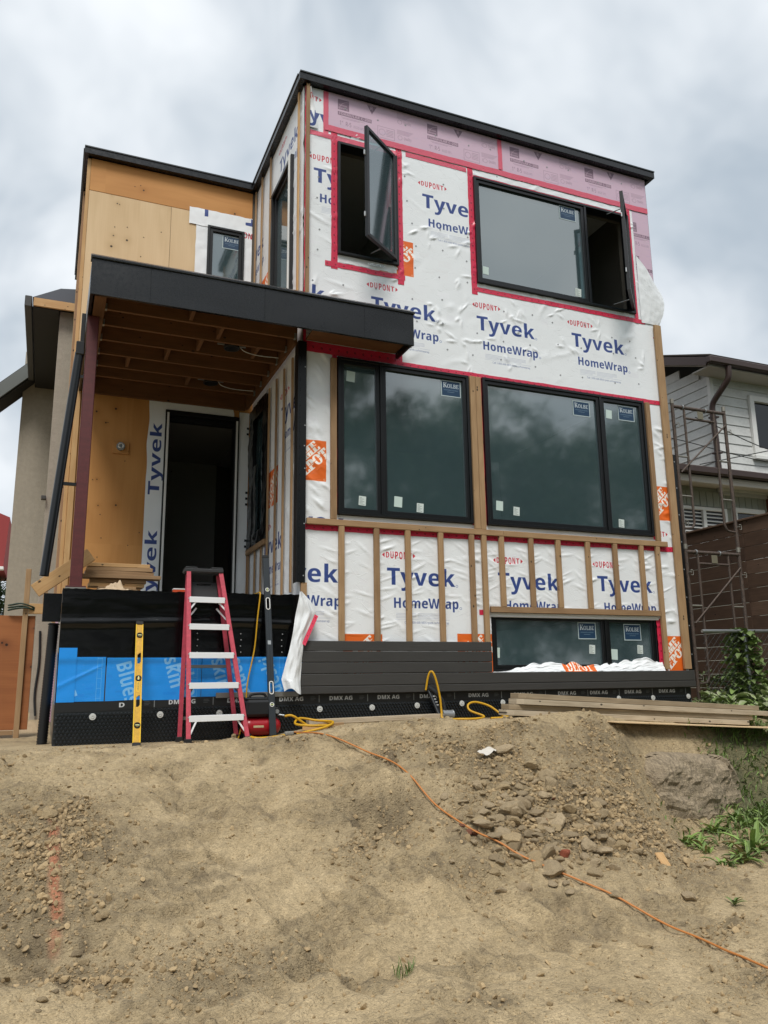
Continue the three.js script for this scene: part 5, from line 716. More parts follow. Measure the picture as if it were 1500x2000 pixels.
// ---------- stones, rubble, clods ----------
function rockGeo(seed, detail, flat = 0.75, amp = 0.35) {
  let g = mergeVertices(new THREE.IcosahedronGeometry(1, detail).deleteAttribute('normal').deleteAttribute('uv')); const p = g.attributes.position; const v = new THREE.Vector3(), r = rng(seed), cut = [];
  for (let i = 0; i < 12; i++) cut.push([new THREE.Vector3(r() - 0.5, r() - 0.5, r() - 0.5).normalize(), 0.5 + r() * 0.36]);
  for (let i = 0; i < p.count; i++) { v.fromBufferAttribute(p, i).normalize(); let d = 1 + amp * fbm(v.x * 1.6 + seed, v.y * 1.6, v.z * 1.6, 3) + 0.08 * noise(v.x * 6, v.y * 6 + seed, v.z * 6); v.multiplyScalar(d); for (const [n, o] of cut) { const e = v.dot(n); if (e > o) v.addScaledVector(n, -(e - o) * 0.96); } v.y *= flat; p.setXYZ(i, v.x, v.y, v.z); }
  g = g.toNonIndexed(); g.computeVertexNormals(); const q = g.attributes.position, U = []; for (let i = 0; i < q.count; i++) U.push(q.getX(i) + q.getY(i), q.getZ(i) - q.getY(i)); g.setAttribute('uv', new THREE.Float32BufferAttribute(U, 2)); return g;
}
const stoneTex = dataTex(512, 512, (u, v) => { const q = 0.72 + 0.16 * tn(u, v, 4) + 0.14 * tn(u, v, 14, 3) + 0.16 * tn(u, v, 40, 7); return [q, q * 0.975, q * 0.93]; });
const stoneBump = dataTex(512, 512, (u, v) => 0.5 + 0.25 * tn(u, v, 6, 1) + 0.2 * tn(u, v, 20, 4) + 0.15 * tn(u, v, 50, 2), false);
const stoneMat = [[0.70, 0.565, 0.37], [0.76, 0.60, 0.37], [0.60, 0.48, 0.315], [0.80, 0.65, 0.44]].map((c) => std(c, 0.95, { map: stoneTex, bumpMap: stoneBump, bumpScale: 0.006 }));
const brickMat = std([0.40, 0.165, 0.10], 0.92, { map: stoneTex, bumpMap: stoneBump, bumpScale: 0.006 }), sprayMat = std([0.62, 0.17, 0.09], 0.85, { map: stoneTex, bumpMap: stoneBump, bumpScale: 0.006 });
{
  const VR = [1, 2, 3, 4, 5, 6].map((s) => rockGeo(s * 13, 2, 0.62 + (s % 3) * 0.12)); const r = rng(404);
  const put = (x, z, s, m, label, group, cat = 'rock', nm = 'rubble_stone', sink = 0.33) => { const k = mesh('stone', VR[Math.floor(r() * 6)], m); top(k, nm, label, cat, group); k.position.set(...G(x, z, s * (0.5 - sink))); k.scale.set(s * (0.85 + r() * 0.4), s * (0.75 + r() * 0.3), s * (0.8 + r() * 0.4)); k.rotation.set((r() - 0.5) * 0.7, r() * 6.28, (r() - 0.5) * 0.7); return k; };
  put(0.86, 2.62, 0.13, stoneMat[0], 'largest dirt-coated lump in the middle of the rubble pile', undefined, 'rock', 'large_clod'); put(0.70, 2.83, 0.11, stoneMat[1], 'pale pitted stone below the largest lump in the rubble pile', undefined, 'rock', 'large_clod'); put(1.15, 2.74, 0.09, stoneMat[3], 'pale rounded clod at the right of the rubble pile', undefined, 'rock', 'large_clod'); put(0.90, 2.98, 0.085, stoneMat[2], 'dark angular stone low in the rubble pile above the orange cord', undefined, 'rock', 'large_clod');
  put(0.76, 3.2, 0.095, stoneMat[0], 'grey flat-topped stone just below the orange cord', undefined, 'rock', 'large_clod'); put(0.81, 4.02, 0.075, stoneMat[1], 'lone tan stone on the smooth dirt in the lower right', undefined, 'rock', 'large_clod'); put(1.16, 1.98, 0.09, stoneMat[3], 'flat pale stone near the white plastic scrap', undefined, 'rock', 'large_clod'); put(1.05, 3.28, 0.06, stoneMat[0], 'knobbly grey stone beside the orange cord', undefined, 'rock', 'large_clod'); put(-2.32, 2.0, 0.06, stoneMat[1], 'rounded tan stone at the top of the orange sprayed line', undefined, 'rock', 'large_clod'); put(0.95, 3.1, 0.05, sprayMat, 'bright orange painted lump among the rubble', undefined, 'rock', 'large_clod'); put(1.62, 3.5, 0.06, stoneMat[3], 'pale stone beside the small plywood piece', undefined, 'rock', 'large_clod');
  const RL = 'fist-sized grey and tan stone strewn over the rubble slope', RG = 'stones of the rubble slope';
  let n = 0; while (n < 215) { const a = r() * 6.28, q = Math.sqrt(-2 * Math.log(r() + 1e-6)); const x = 0.98 + Math.cos(a) * q * 0.34, z = 2.72 + Math.sin(a) * q * 0.27; if (z < 1.6 || z > 3.7 || x < 0.1 || x > 2.4) continue; put(x, z, 0.028 + r() * r() * 0.06, stoneMat[Math.floor(r() * 4)], RL, RG); n++; }
  for (let i = 0; i < 34; i++) { const x = 1.85 + (r() - 0.5) * 0.7, z = 2.75 + (r() - 0.5) * 0.8; put(x, z, 0.016 + r() * r() * 0.045, stoneMat[Math.floor(r() * 4)], RL, RG); }
  for (let i = 0; i < 42; i++) { const x = -2.45 + (r() - 0.5) * 0.9, z = 2.1 + r() * 1.6; put(x, z, 0.012 + r() * r() * 0.03, stoneMat[Math.floor(r() * 4)], 'small tan stone in the broken soil around the orange sprayed line', 'stones around the sprayed line'); }
  for (let i = 0; i < 11; i++) put(i < 7 ? 1.14 + (r() - 0.5) * 0.3 : 0.42 + (r() - 0.5) * 0.2, i < 7 ? 2.66 + (r() - 0.5) * 0.2 : 2.75, 0.018 + r() * 0.02, brickMat, 'broken red brick piece in the rubble slope', 'broken brick pieces', 'brick', 'brick_fragment');
  // gravel and crumbs too many to count
  const GV = [7, 8, 9].map((s) => rockGeo(s * 7, 1, 0.7)); const m4 = new THREE.Matrix4(), Q = new THREE.Quaternion(), E = new THREE.Euler(), col = new THREE.Color();
  const cnt = [11000, 11000, 11000];
  cnt.forEach((N, vi) => { const im = new THREE.InstancedMesh(GV[vi], std(0xffffff, 0.97, { map: stoneTex }), N); let k = 0, guard = 0;
    while (k < N && guard++ < 4e5) { const x = -3.3 + r() * 8, z = 0.25 + r() * 4.9; const R = rough(x, z); if (r() > 0.012 + R * R * R) continue; const s = 0.0025 + 0.006 * r() + (r() < 0.22 ? 0.02 * r() * r() + 0.008 * r() * (0.3 + R) : 0); E.set(r() * 6, r() * 6, r() * 6); Q.setFromEuler(E); m4.compose(new THREE.Vector3(...G(x, z, s * 0.25)), Q, new THREE.Vector3(s * (0.8 + r() * 0.6), s * (0.6 + r() * 0.5), s)); im.setMatrixAt(k, m4); const b = 0.75 + r() * 0.5; col.setRGB(0.70 * b, 0.54 * b, 0.325 * b); im.setColorAt(k, col); k++; }
    im.count = k; im.castShadow = im.receiveShadow = true; im.name = numbered('gravel'); im.userData = { kind: 'stuff', label: 'loose crumbs and gravel scattered over the dirt', category: 'gravel' }; scene.add(im); });
}
{ // the big boulder in the bank
  const g0 = mergeVertices(new THREE.BoxGeometry(1.42, 0.76, 0.86, 40, 22, 24).deleteAttribute('normal').deleteAttribute('uv')); const p = g0.attributes.position, v = new THREE.Vector3();
  for (let i = 0; i < p.count; i++) { v.fromBufferAttribute(p, i); const e = new THREE.Vector3(v.x / 0.71, v.y / 0.38, v.z / 0.43), l = Math.pow(Math.abs(e.x) ** 3.6 + Math.abs(e.y) ** 3.6 + Math.abs(e.z) ** 3.6, 1 / 3.6) || 1; v.multiplyScalar(lerp(1, 1 / l * Math.max(Math.abs(e.x), Math.abs(e.y), Math.abs(e.z)), 1));
    const led = Math.floor((v.y + 0.25 * fbm(v.x * 2, v.z * 2, 3, 2) + 0.06 * v.x) * 9) / 9; const d = 0.10 * fbm(v.x * 2.1, v.y * 3.2, v.z * 2.1, 4) + 0.05 * noise(led * 13, v.x * 2.4, 2) + 0.012 * fbm(v.x * 9, v.y * 13, v.z * 9, 2);
    v.z += d * Math.sign(v.z || 1) * (Math.abs(v.z) > 0.2 ? 1 : 0.3); v.x += 0.08 * noise(led * 7, v.z * 3, 5) * Math.sign(v.x) * (Math.abs(v.x) > 0.4 ? 1 : 0); v.y += 0.05 * fbm(v.x * 3, v.z * 3, 9, 3); p.setXYZ(i, v.x, v.y, v.z); }
  const g = g0.toNonIndexed(); g.computeVertexNormals(); const q = g.attributes.position, U = []; for (let i = 0; i < q.count; i++) U.push((q.getX(i) + q.getZ(i) * 0.5) * 1.6, (q.getY(i) + q.getZ(i) * 0.3) * 1.6); g.setAttribute('uv', new THREE.Float32BufferAttribute(U, 2));
  const b = top(mesh('b', g, std([0.60, 0.50, 0.365], 0.92, { map: stoneTex, bumpMap: stoneBump, bumpScale: 0.025 })), 'boulder', 'big grey layered boulder set in the bank below the plywood sheet', 'boulder'); b.position.set(3.42, -1.0, 1.43); b.rotation.set(-0.12, 0.22, -0.05);
}
// ---------- plants ----------
function leaf(o, len, w, base, yaw, pitch, droop, c0, c1, seg = 4) { // o: {P,C}; folded blade along its own axis
  const cy = Math.cos(yaw), sy = Math.sin(yaw); let px = 0, py = 0, a = pitch; const rows = [];
  for (let i = 0; i <= seg; i++) { const t = i / seg, ww = w * Math.pow(Math.sin(Math.PI * clamp(0.06 + 0.94 * t)), 0.75) * (i === seg ? 0.02 : 1); rows.push([px, py, ww]); px += Math.cos(a) * len / seg; py += Math.sin(a) * len / seg; a -= droop / seg; }
  const pt = (d, h, s) => [base[0] + cy * d - sy * s, base[1] + h, base[2] + sy * d + cy * s];
  for (let i = 0; i < seg; i++) { const [d0, h0, w0] = rows[i], [d1, h1, w1] = rows[i + 1], f = 0.28;
    const m0 = pt(d0, h0, 0), m1 = pt(d1, h1, 0); for (const s of [-1, 1]) { const e0 = pt(d0, h0 + w0 * f, s * w0 / 2), e1 = pt(d1, h1 + w1 * f, s * w1 / 2); o.P.push(...m0, ...m1, ...e1, ...m0, ...e1, ...e0); o.C.push(...c0, ...c0, ...c1, ...c0, ...c1, ...c1); } }
}
const leafMat = new THREE.MeshPhysicalMaterial({ vertexColors: true, roughness: 0.62, side: THREE.DoubleSide, transmission: 0.25, thickness: 0 });
const foliage = (o) => { const g = new THREE.BufferGeometry(); g.setAttribute('position', new THREE.Float32BufferAttribute(o.P, 3)); g.setAttribute('color', new THREE.Float32BufferAttribute(o.C, 3)); g.computeVertexNormals(); return g; };
{
  const r = rng(808); const gr = (k = 1) => [0.15 * k, 0.225 * k, 0.05 * k];
  // dock-like weeds below the boulder
  const W = [[3.2, 2.12, 0.24, 14], [2.85, 2.35, 0.2, 11], [3.6, 1.98, 0.22, 13], [3.95, 2.05, 0.2, 12], [2.95, 2.80, 0.34, 18], [3.15, 2.95, 0.32, 16], [2.7, 2.95, 0.26, 12], [3.4, 2.5, 0.2, 12], [4.3, 1.8, 0.2, 14], [2.45, 3.0, 0.2, 9], [2.62, 2.62, 0.16, 8], [3.7, 2.5, 0.24, 14]];
  const wl = ['leafy weed at the foot of the boulder', 'low weed on the bare bank left of the boulder foot', 'bright weed just under the boulder', 'weed to the right below the boulder', 'tallest broad-leaved weed at the edge of the bank', 'broad-leaved weed crowding the tallest one', 'weed leaning over the rubble bank edge', 'weed between the boulder and the tall weeds', 'weed high on the green slope beside the boulder', 'small weed nearest the plywood scrap', 'tiny weed on the dirt above the tall weeds', 'dense weed on the green slope'];
  W.forEach(([x, z, s, n], i) => { const o = { P: [], C: [] }; s *= 0.85; for (let k = 0; k < n * 2; k++) { const c = 0.7 + r() * 0.9, dry = r() < 0.12; leaf(o, s * (0.45 + r() * 0.75), s * (0.11 + r() * 0.08), [(r() - 0.5) * 0.09, 0, (r() - 0.5) * 0.06], r() * 6.28, 0.5 + r() * 0.8, 0.8 + r() * 0.9, dry ? [0.3, 0.24, 0.1] : gr(c * 1.25), dry ? [0.28, 0.21, 0.09] : gr(c)); } const t = thing('weed_plant', wl[i], 'weed', G(x, z, -0.01), 'weeds below the boulder'); mesh('leaves', foliage(o), leafMat, t); });
  for (let i = 0; i < 16; i++) { const o = { P: [], C: [] }, x = 2.75 + r() * 1.9, z = 1.95 + r() * 1.1, s = 0.09 + r() * 0.13; for (let k = 0; k < 11; k++) { const c = 0.9 + r() * 0.7; leaf(o, s * (0.6 + r() * 0.6), s * 0.24, [(r() - 0.5) * 0.05, 0, (r() - 0.5) * 0.05], r() * 6.28, 0.3 + r() * 0.8, 0.9, gr(c * 1.2), gr(c)); } const t = thing('weed_plant', 'small leafy weed in the green patch below the boulder', 'weed', G(x, z, -0.01), 'small weeds below the boulder'); mesh('leaves', foliage(o), leafMat, t); }
  { const o = { P: [], C: [] }; for (let k = 0; k < 26; k++) leaf(o, 0.05 + r() * 0.06, 0.006, [(r() - 0.5) * 0.1, 0, (r() - 0.5) * 0.06], r() * 6.28, 0.9 + r() * 0.5, 0.6, gr(0.9), gr(0.8), 3); const t = thing('grass_tuft', 'small grass tuft growing in the dirt near the lower frame', 'grass', G(-0.62, 3.92, -0.005)); mesh('blades', foliage(o), leafMat, t); }
  { const o = { P: [], C: [] }; for (let k = 0; k < 9; k++) leaf(o, 0.07 + r() * 0.04, 0.022, [0, 0, 0], r() * 6.28, 0.6 + r() * 0.5, 0.9, gr(1), gr(0.9)); const t = thing('weed_plant', 'lone seedling on the bare lower slope', 'weed', G(1.85, 3.66, -0.004)); mesh('leaves', foliage(o), leafMat, t); }
  { // grass and ground cover on the right slope
    const o = { P: [], C: [] }; let n = 0; while (n < 9500) { const x = 2.7 + r() * 4.4, z = 0.9 + r() * 2.6; const d = 0.55 * gauss(x, z, 3.5, 2.3, 0.6, 0.4) + sstep(-0.05, 0.5, sstep(3.5, 4.3, x + (z - 1.2) * 0.45) - 0.3 + 0.7 * fbm(x * 2.2, z * 2.2, 12, 3)); if (r() > d) continue; n++; const c = 0.6 + r() * 0.8; leaf(o, 0.05 + r() * 0.1, 0.008 + r() * 0.02, G(x, z, -0.004), r() * 6.28, 0.5 + r() * 0.9, 1.0, gr(c * 1.1), gr(c * 0.9), 2); }
    const m = mesh('ground_cover', foliage(o), leafMat); m.userData = { kind: 'stuff', label: 'green ground cover on the slope right of the boulder', category: 'grass' }; scene.add(m); }
  // variegated hostas along the side yard
  const H = [[5.45, 0.25, 0.24], [5.75, 0.42, 0.28], [6.05, 0.2, 0.3], [6.3, 0.5, 0.32], [5.55, 0.62, 0.24], [5.95, 0.75, 0.3], [6.45, 0.05, 0.3], [5.35, -0.2, 0.24], [6.3, 0.95, 0.3], [5.8, -0.1, 0.26]];
  H.forEach(([x, z, s]) => { const o = { P: [], C: [] }; for (let k = 0; k < 34; k++) { const c = 0.8 + r() * 0.5; const pit = 0.25 + r() * 1.1, yaw = r() * 6.28, st = s * (0.35 + r() * 0.5); leaf(o, s * (0.55 + r() * 0.4), s * 0.42, [Math.cos(yaw) * st * Math.cos(pit), st * Math.sin(pit) * 1.1, Math.sin(yaw) * st * Math.cos(pit)], yaw + (r() - 0.5), pit * 0.4, 1.1, gr(c * 1.3), r() < 0.75 ? [0.42 * c, 0.45 * c, 0.27 * c] : gr(c * 1.2)); leaf(o, st * 1.1, 0.012, [0, 0, 0], yaw, pit, 0.1, gr(1), gr(0.9), 2); } const t = thing('hosta_plant', 'variegated hosta with cream-edged leaves beside the house corner', 'plant', G(x, z, -0.01), 'hostas along the side fence'); mesh('leaves', foliage(o), leafMat, t); });
  { const o = { P: [], C: [] }; for (let k = 0; k < 520; k++) { const hh = Math.pow(r(), 0.8) * 1.0, a = r() * 6.28, w = 0.10 + 0.20 * Math.sin(hh * 2.6 + 0.3); const c = 0.45 + r() * 0.6; leaf(o, 0.08 + r() * 0.05, 0.07 + r() * 0.03, [Math.cos(a) * w * r(), hh, Math.sin(a) * w * r()], r() * 6.28, -0.3 + r() * 0.9, 0.9, gr(c * 1.1), gr(c), 3); } const t = thing('climbing_vine', 'dense green vine climbing the chain-link post', 'vine', G(5.86, 0.14, -0.02)); mesh('leaves', foliage(o), leafMat, t); mesh('stem', tube([[0, 0, 0], [0.03, 0.3, 0.03], [-0.02, 0.6, 0.02], [0.02, 0.95, 0]], 0.008, 6), std([0.06, 0.045, 0.03], 0.9), t); }
  { const o = { P: [], C: [] }; for (let k = 0; k < 420; k++) { const c = 0.35 + r() * 0.5; leaf(o, 0.07 + r() * 0.06, 0.05, [(r() - 0.5) * 1.0, Math.pow(r(), 1.4) * 0.5, (r() - 0.5) * 0.5], r() * 6.28, -0.2 + r() * 1.0, 0.9, gr(c), gr(c * 0.8), 3); } const t = thing('shrub', 'dark leafy shrub against the brown board fence', 'shrub', G(6.3, -0.5, -0.02)); mesh('leaves', foliage(o), leafMat, t); for (let i = 0; i < 5; i++) mesh('stem', tube([[(i - 2) * 0.16, 0, 0], [(i - 2) * 0.2, 0.25, 0.03], [(i - 2) * 0.24, 0.55, 0]], 0.006, 5), std([0.07, 0.05, 0.035], 0.9), t); }
  { const o = { P: [], C: [] }; for (let k = 0; k < 22; k++) leaf(o, 0.2 + r() * 0.16, 0.02, [(r() - 0.5) * 0.08, 0, (r() - 0.5) * 0.06], r() * 6.28, 0.8 + r() * 0.5, 1.6, [0.3, 0.32, 0.2], gr(1.1), 4); const t = thing('grass_tuft', 'striped ornamental grass at the scaffold foot', 'grass', G(5.33, 0.12, -0.01)); mesh('blades', foliage(o), leafMat, t); }
}

// ---------- scaffold, fences ----------
{
  const rust = std(0xffffff, 0.7, { metalness: 0.35, map: dataTex(256, 512, (u, v) => { const n = clamp(0.5 + 0.9 * tn(u, v, 3) + 0.5 * tn(u, v, 9, 4)), s = tn(u, v, 16, 8) > 0.42 ? 0.3 : 0; return [0.25 + 0.16 * n + s, 0.23 + 0.11 * n + s, 0.215 + 0.08 * n + s]; }, true, [1, 3]) }), worn = std(0x8d8a80, 0.55, { metalness: 0.5 });
  const tower = thing('scaffold_tower', 'rusty two-lift scaffold tower standing between the house corner and brown fence', 'scaffold', [5.30, 0, -0.1]);
  const frame = (y0, H, label) => { const t = part('scaffold_frame', tower); t.position.y = y0; t.userData.label = label; const w = 0.93, R = 0.024, r2 = 0.0165;
    for (const x of [0, w]) { mesh('leg', cyl([x, 0, 0], [x, H, 0], R, R, 12), rust, t); mesh('coupling', cyl([x, H - 0.005, 0], [x, H + 0.06, 0], 0.028, 0.028, 12), worn, t); for (const yy of [0.28, H - 0.32]) { mesh('lock_stud', cyl([x, yy, 0.02], [x, yy, 0.07], 0.008), worn, t); mesh('lock_clip', tube([[x + 0.015, yy + 0.03, 0.04], [x + 0.05, yy + 0.03, 0.045], [x + 0.05, yy - 0.03, 0.045], [x + 0.015, yy - 0.03, 0.04]], 0.005, 5), worn, t); } }
    mesh('top_rail', cyl([0, H - 0.04, 0], [w, H - 0.04, 0], R, R, 12), rust, t); for (const x of [0.17, w * 0.62]) mesh('toggle', new THREE.TorusGeometry(0.03, 0.008, 6, 14).rotateY(1.57).translate(x, H - 0.04, 0), M.galv, t); mesh('inner_rail', cyl([0.2, H - 0.19, 0], [w - 0.2, H - 0.19, 0], r2, r2, 10), rust, t);
    for (const s of [0, 1]) { const x1 = s ? w - 0.2 : 0.2, e = s ? w : 0, k = s ? 1 : -1; mesh('inner_post', tube([[x1, H - 0.05, 0], [x1, H - 0.5, 0], [x1, 0.42, 0], [x1, 0.30, 0], [x1 + k * 0.045, 0.225, 0], [e, 0.21, 0]], r2, 8, 8, false, 0.2), rust, t); for (const yy of [H - 0.75, H - 1.3]) mesh('rung', cyl([e, yy, 0], [x1, yy, 0], 0.012, 0.012, 8), worn, t); }
    mesh('cross_brace', cyl([0.03, H - 0.98, 0.03], [w - 0.02, H - 0.22, 0.03], 0.012, 0.012, 8), rust, t); mesh('name_plate', bx(w * 0.45, w * 0.56, H - 0.18, H - 0.07, 0.018, 0.022, 0.002), std(0x6f6a58, 0.6), t); return t; };
  const yb = groundH(5.3, -0.1) - 0.01; frame(yb + 0.12, 1.96, 'lower rusty scaffold frame beside the house corner'); frame(yb + 0.12 + 2.02, 1.96, 'upper rusty scaffold frame stacked on the lower one');
  for (const [x, l] of [[5.30, 'screw jack foot under the scaffold leg next to the house'], [6.23, 'screw jack foot under the scaffold leg next to the fence']]) { const t = part('screw_jack', tower); t.position.set(x - 5.3, groundH(x, -0.1) - 0.015, 0); mesh('screw', cyl([0, 0, 0], [0, 0.16, 0], 0.019), worn, t); mesh('plate', cbox(0.13, 0.012, 0.13, 0.002).translate(0, 0.012, 0), worn, t); }
}
{ // board fence along the side yard
  const X = 6.9, t = thing('board_fence', 'tall dark brown fence of horizontal boards along the side yard', 'fence'); const br = [wood.brown, std(0xd8d2cc, 0.85, { map: tx.brown }), std(0xbdb6b0, 0.85, { map: tx.brown })];
  for (let i = 0; i < 13; i++) for (const [z0, z1] of [[-6.2, -3.402], [-3.398, -0.602], [-0.598, 2.2]]) { const y = 2.16 - i * 0.2; mesh('board', bx(X - 0.012, X + 0.012, y, y + 0.1945, z0, z1, 0.003, 2), br[(i * 5 + Math.round(z0)) % 3 === 0 ? 1 : i % 3], t); }
  for (const z of [-6.1, -3.4, -0.6, 2.1]) mesh('post', bx(X + 0.013, X + 0.1, -0.6, 2.33, z - 0.045, z + 0.045, 0.004, 1), wood.brown, t); mesh('cap_board', bx(X - 0.04, X + 0.11, 2.348, 2.376, -6.2, 2.2, 0.004, 2), wood.brown, t);
}
{ const t = thing('chain_link_fence', 'galvanised chain-link fence with top rail between scaffold and fence', 'fence'); const z = 0.2, x0 = 5.16, x1 = 6.84, y1 = 0.68; mesh('top_rail', cyl([x0, y1, z], [x1, y1 + 0.02, z], 0.021), M.galv, t); for (const x of [5.86, 6.8]) { mesh('post', cyl([x, -0.6, z + 0.005], [x, y1 - 0.02, z + 0.005], 0.03, 0.03, 14), M.galv, t); mesh('post_cap', new THREE.SphereGeometry(0.035, 12, 8).translate(x, y1 - 0.01, z + 0.005), M.galv, t); }
  const gs = []; for (let x = x0 - 0.9; x < x1; x += 0.09) for (const s of [1, -1]) { let a = [x, -0.3], b = [x + 0.97, y1]; if (s < 0) { a = [x, y1]; b = [x + 0.97, -0.3]; } const f = (q) => clamp(q, x0, x1); const kx = (b[1] - a[1]) / (b[0] - a[0]); const A = [f(a[0]), a[1] + (f(a[0]) - a[0]) * kx], B = [f(b[0]), a[1] + (f(b[0]) - a[0]) * kx]; if (B[0] - A[0] > 0.02) gs.push(cyl([A[0], A[1], z + s * 0.003], [B[0], B[1], z + s * 0.003], 0.0018, 0.0018, 4, true)); } const q = mesh('wire_mesh', merge(gs), std(0x4c4f50, 0.5, { metalness: 0.6 }), t); q.userData.kind = 'stuff'; }

// ---------- neighbours ----------
{ // right: white sided house with brown gutters
  const scuffS = dataTex(256, 256, (u, v) => { const q = 0.93 + 0.05 * tn(u, v, 2) + 0.04 * tn(u, v, 9, 3); return [q, q, q * 0.985]; }, true, [0.5, 0.5]);
  const t = thing('neighbour_house', 'white sided neighbour house with brown gutters behind the board fence', 'house'); const X = 9.0, Z = -2.95, ye = 5.72, zb = -10, xr = 15;
  const sid = [std(0xdcdddd, 0.6, { map: scuffS }), std(0xd6d8d8, 0.6, { map: scuffS })], br = std(0x3b2b26, 0.5), wl = std(0xb5b6b4, 0.8);
  mesh('wall', bx(X + 0.03, xr, 3.45, ye + 0.2, zb, Z - 0.03, 0.004), wl, t);
  const n = 12, e = 0.19; for (let i = 0; i < n; i++) { const y = 3.52 + i * e; const lap = (geo) => geo; // front boards then side boards, each lapped over the one below
    if (y < 5.75) { const cut = y + e > 4.52 && y < 5.4; const mk = (a, b) => mesh('siding_board', new THREE.ExtrudeGeometry(new THREE.Shape([[0, 0], [0.026, 0], [0.010, e - 0.004], [0, e - 0.004]].map((p) => new THREE.Vector2(-p[0], p[1]))), { depth: b - a, bevelEnabled: false }).rotateY(Math.PI / 2).translate(a, y, Z - 0.028), sid[i % 2], t); if (cut) { mk(X, 9.93); mk(11.2, xr); } else mk(X, xr);
      mesh('siding_board', new THREE.ExtrudeGeometry(new THREE.Shape([[0, 0], [0.026, 0], [0.010, e - 0.004], [0, e - 0.004]].map((p) => new THREE.Vector2(-p[0], p[1]))), { depth: Z - zb, bevelEnabled: false }).translate(X + 0.028, y, zb), sid[(i + 1) % 2], t); } }
  mesh('corner_post', bx(X - 0.012, X + 0.07, 3.5, 5.75, Z - 0.07, Z + 0.012, 0.004), M.white, t);
  const rf = part('roof', t), sl = 0.38, shg = std(0x4b443f, 0.95), rz = -7.2, ry = 5.92 + (Z + 0.5 - rz) * sl; mesh('soffit', bx(X - 0.4, xr + 0.4, 5.76, 5.79, Z - 0.02, Z + 0.42, 0.004), std(0xb3aea6, 0.7), rf); mesh('gutter', bx(X - 0.48, xr + 0.4, 5.80, 5.93, Z + 0.42, Z + 0.54, 0.02), br, rf);
  mesh('rake_board', bar([X - 0.44, 5.85, Z + 0.42], [X - 0.44, ry - 0.07, rz], 0.16, 0.04, 0.004, [1, 0, 0]), br, rf); mesh('rake_soffit', bar([X - 0.2, 5.82, Z + 0.40], [X - 0.2, ry - 0.1, rz], 0.02, 0.44, 0.003, [1, 0, 0]), std(0xb3aea6, 0.7), rf);
  mesh('shingles', bar([(X + xr) / 2, 5.95, Z + 0.5], [(X + xr) / 2, ry + 0.03, rz], 0.03, xr - X + 0.9, 0.004, [1, 0, 0]), shg, rf); mesh('shingles', bar([(X + xr) / 2, 5.0, -12], [(X + xr) / 2, ry + 0.03, rz - 0.02], 0.03, xr - X + 0.9, 0.004, [1, 0, 0]), shg, rf);
  mesh('gable_wall', flatShape([[2.97, 5.6], [7.2, 5.6], [7.2, ry - 0.14], [2.97, 5.68]], 0.006).rotateY(-Math.PI / 2).scale(1, 1, -1).translate(X + 0.024, 0, 0), sid[0], t);
  for (let i = 12; i < 19; i++) { const y = 3.52 + i * e, z1 = Z - (y - 5.70) / sl; if (z1 < -7) break; mesh('siding_board', bx(X, X + 0.026, y, y + e - 0.004, -7.2, z1, 0.003, 2), sid[(i + 1) % 2], t); }
  const ds = part('downspout', t); mesh('pipe', tube([[X + 0.0, 5.80, Z + 0.48], [X + 0.0, 5.55, Z + 0.44], [X - 0.08, 5.2, Z + 0.12], [X - 0.08, 5.0, Z + 0.07], [X - 0.06, 4.4, Z + 0.07], [X - 0.06, 3.75, Z + 0.07], [X, 3.6, Z + 0.2]], 0.055, 8, 8, false, 0.3), br, ds); for (const y of [4.9, 4.2]) mesh('bracket', bx(X - 0.13, X + 0.02, y, y + 0.03, Z + 0.0, Z + 0.13, 0.003), br, ds);
  const win = part('window', t); mesh('frame', ring(9.94, 11.19, 4.28, 5.5, 0.11, Z - 0.05, Z + 0.05), M.white, win); mesh('pane', new THREE.PlaneGeometry(1.05, 1.02).translate(10.56, 4.89, Z - 0.02), std(0x14181b, 0.12), win); mesh('sill', bx(9.9, 11.23, 4.2, 4.275, Z - 0.02, Z + 0.09, 0.006), M.white, win);
  // lower eave and ground floor
  const xl = 7.75, lo = part('lower_roof', t); mesh('gutter', bx(xl - 0.4, xr, 3.64, 3.77, Z + 0.42, Z + 0.54, 0.02), br, lo); mesh('shingles', bx(xl - 0.4, xr, 3.74, 3.79, zb, Z + 0.42, 0.01), shg, lo); mesh('soffit', bx(xl - 0.4, xr, 3.57, 3.60, zb, Z + 0.42, 0.004), std(0xc2bcb2, 0.8), lo); mesh('fascia', bx(xl - 0.4, xr, 3.50, 3.63, Z + 0.37, Z + 0.415, 0.004), std(0xb9b3a8, 0.7), lo); mesh('gutter', bx(xl - 0.52, xl - 0.405, 3.64, 3.77, zb, Z + 0.54, 0.02), br, lo);
  const gw = std(0x9a9d92, 0.85); mesh('wall', bx(xl, xr, -0.8, 3.56, zb, Z - 0.1, 0.004), gw, t); for (let i = 0; i < 22; i++) mesh('wall_panel', bx(xl + i * 0.16, xl + 0.148 + i * 0.16, 3.2, 3.49, Z - 0.099, Z - 0.075, 0.004), gw, t);
  const sw = part('shutter_window', t); mesh('frame', ring(8.05, 9.15, 2.2, 3.18, 0.06, Z - 0.12, Z - 0.04), M.white, sw); mesh('mullion', bx(8.56, 8.64, 2.26, 3.12, Z - 0.11, Z - 0.045, 0.003), M.white, sw); mesh('pane', bx(8.1, 9.1, 2.25, 3.13, Z - 0.099, Z - 0.097, 0.0005), std(0x0e1112, 0.3), sw); for (let k = 0; k < 2; k++) for (let i = 0; i < 12; i++) mesh('slat', bar([8.12 + k * 0.53, 2.3 + i * 0.07, Z - 0.08], [8.55 + k * 0.53, 2.3 + i * 0.07, Z - 0.08], 0.045, 0.008, 0.002, [0, 0.75, 0.66]), M.white, sw);
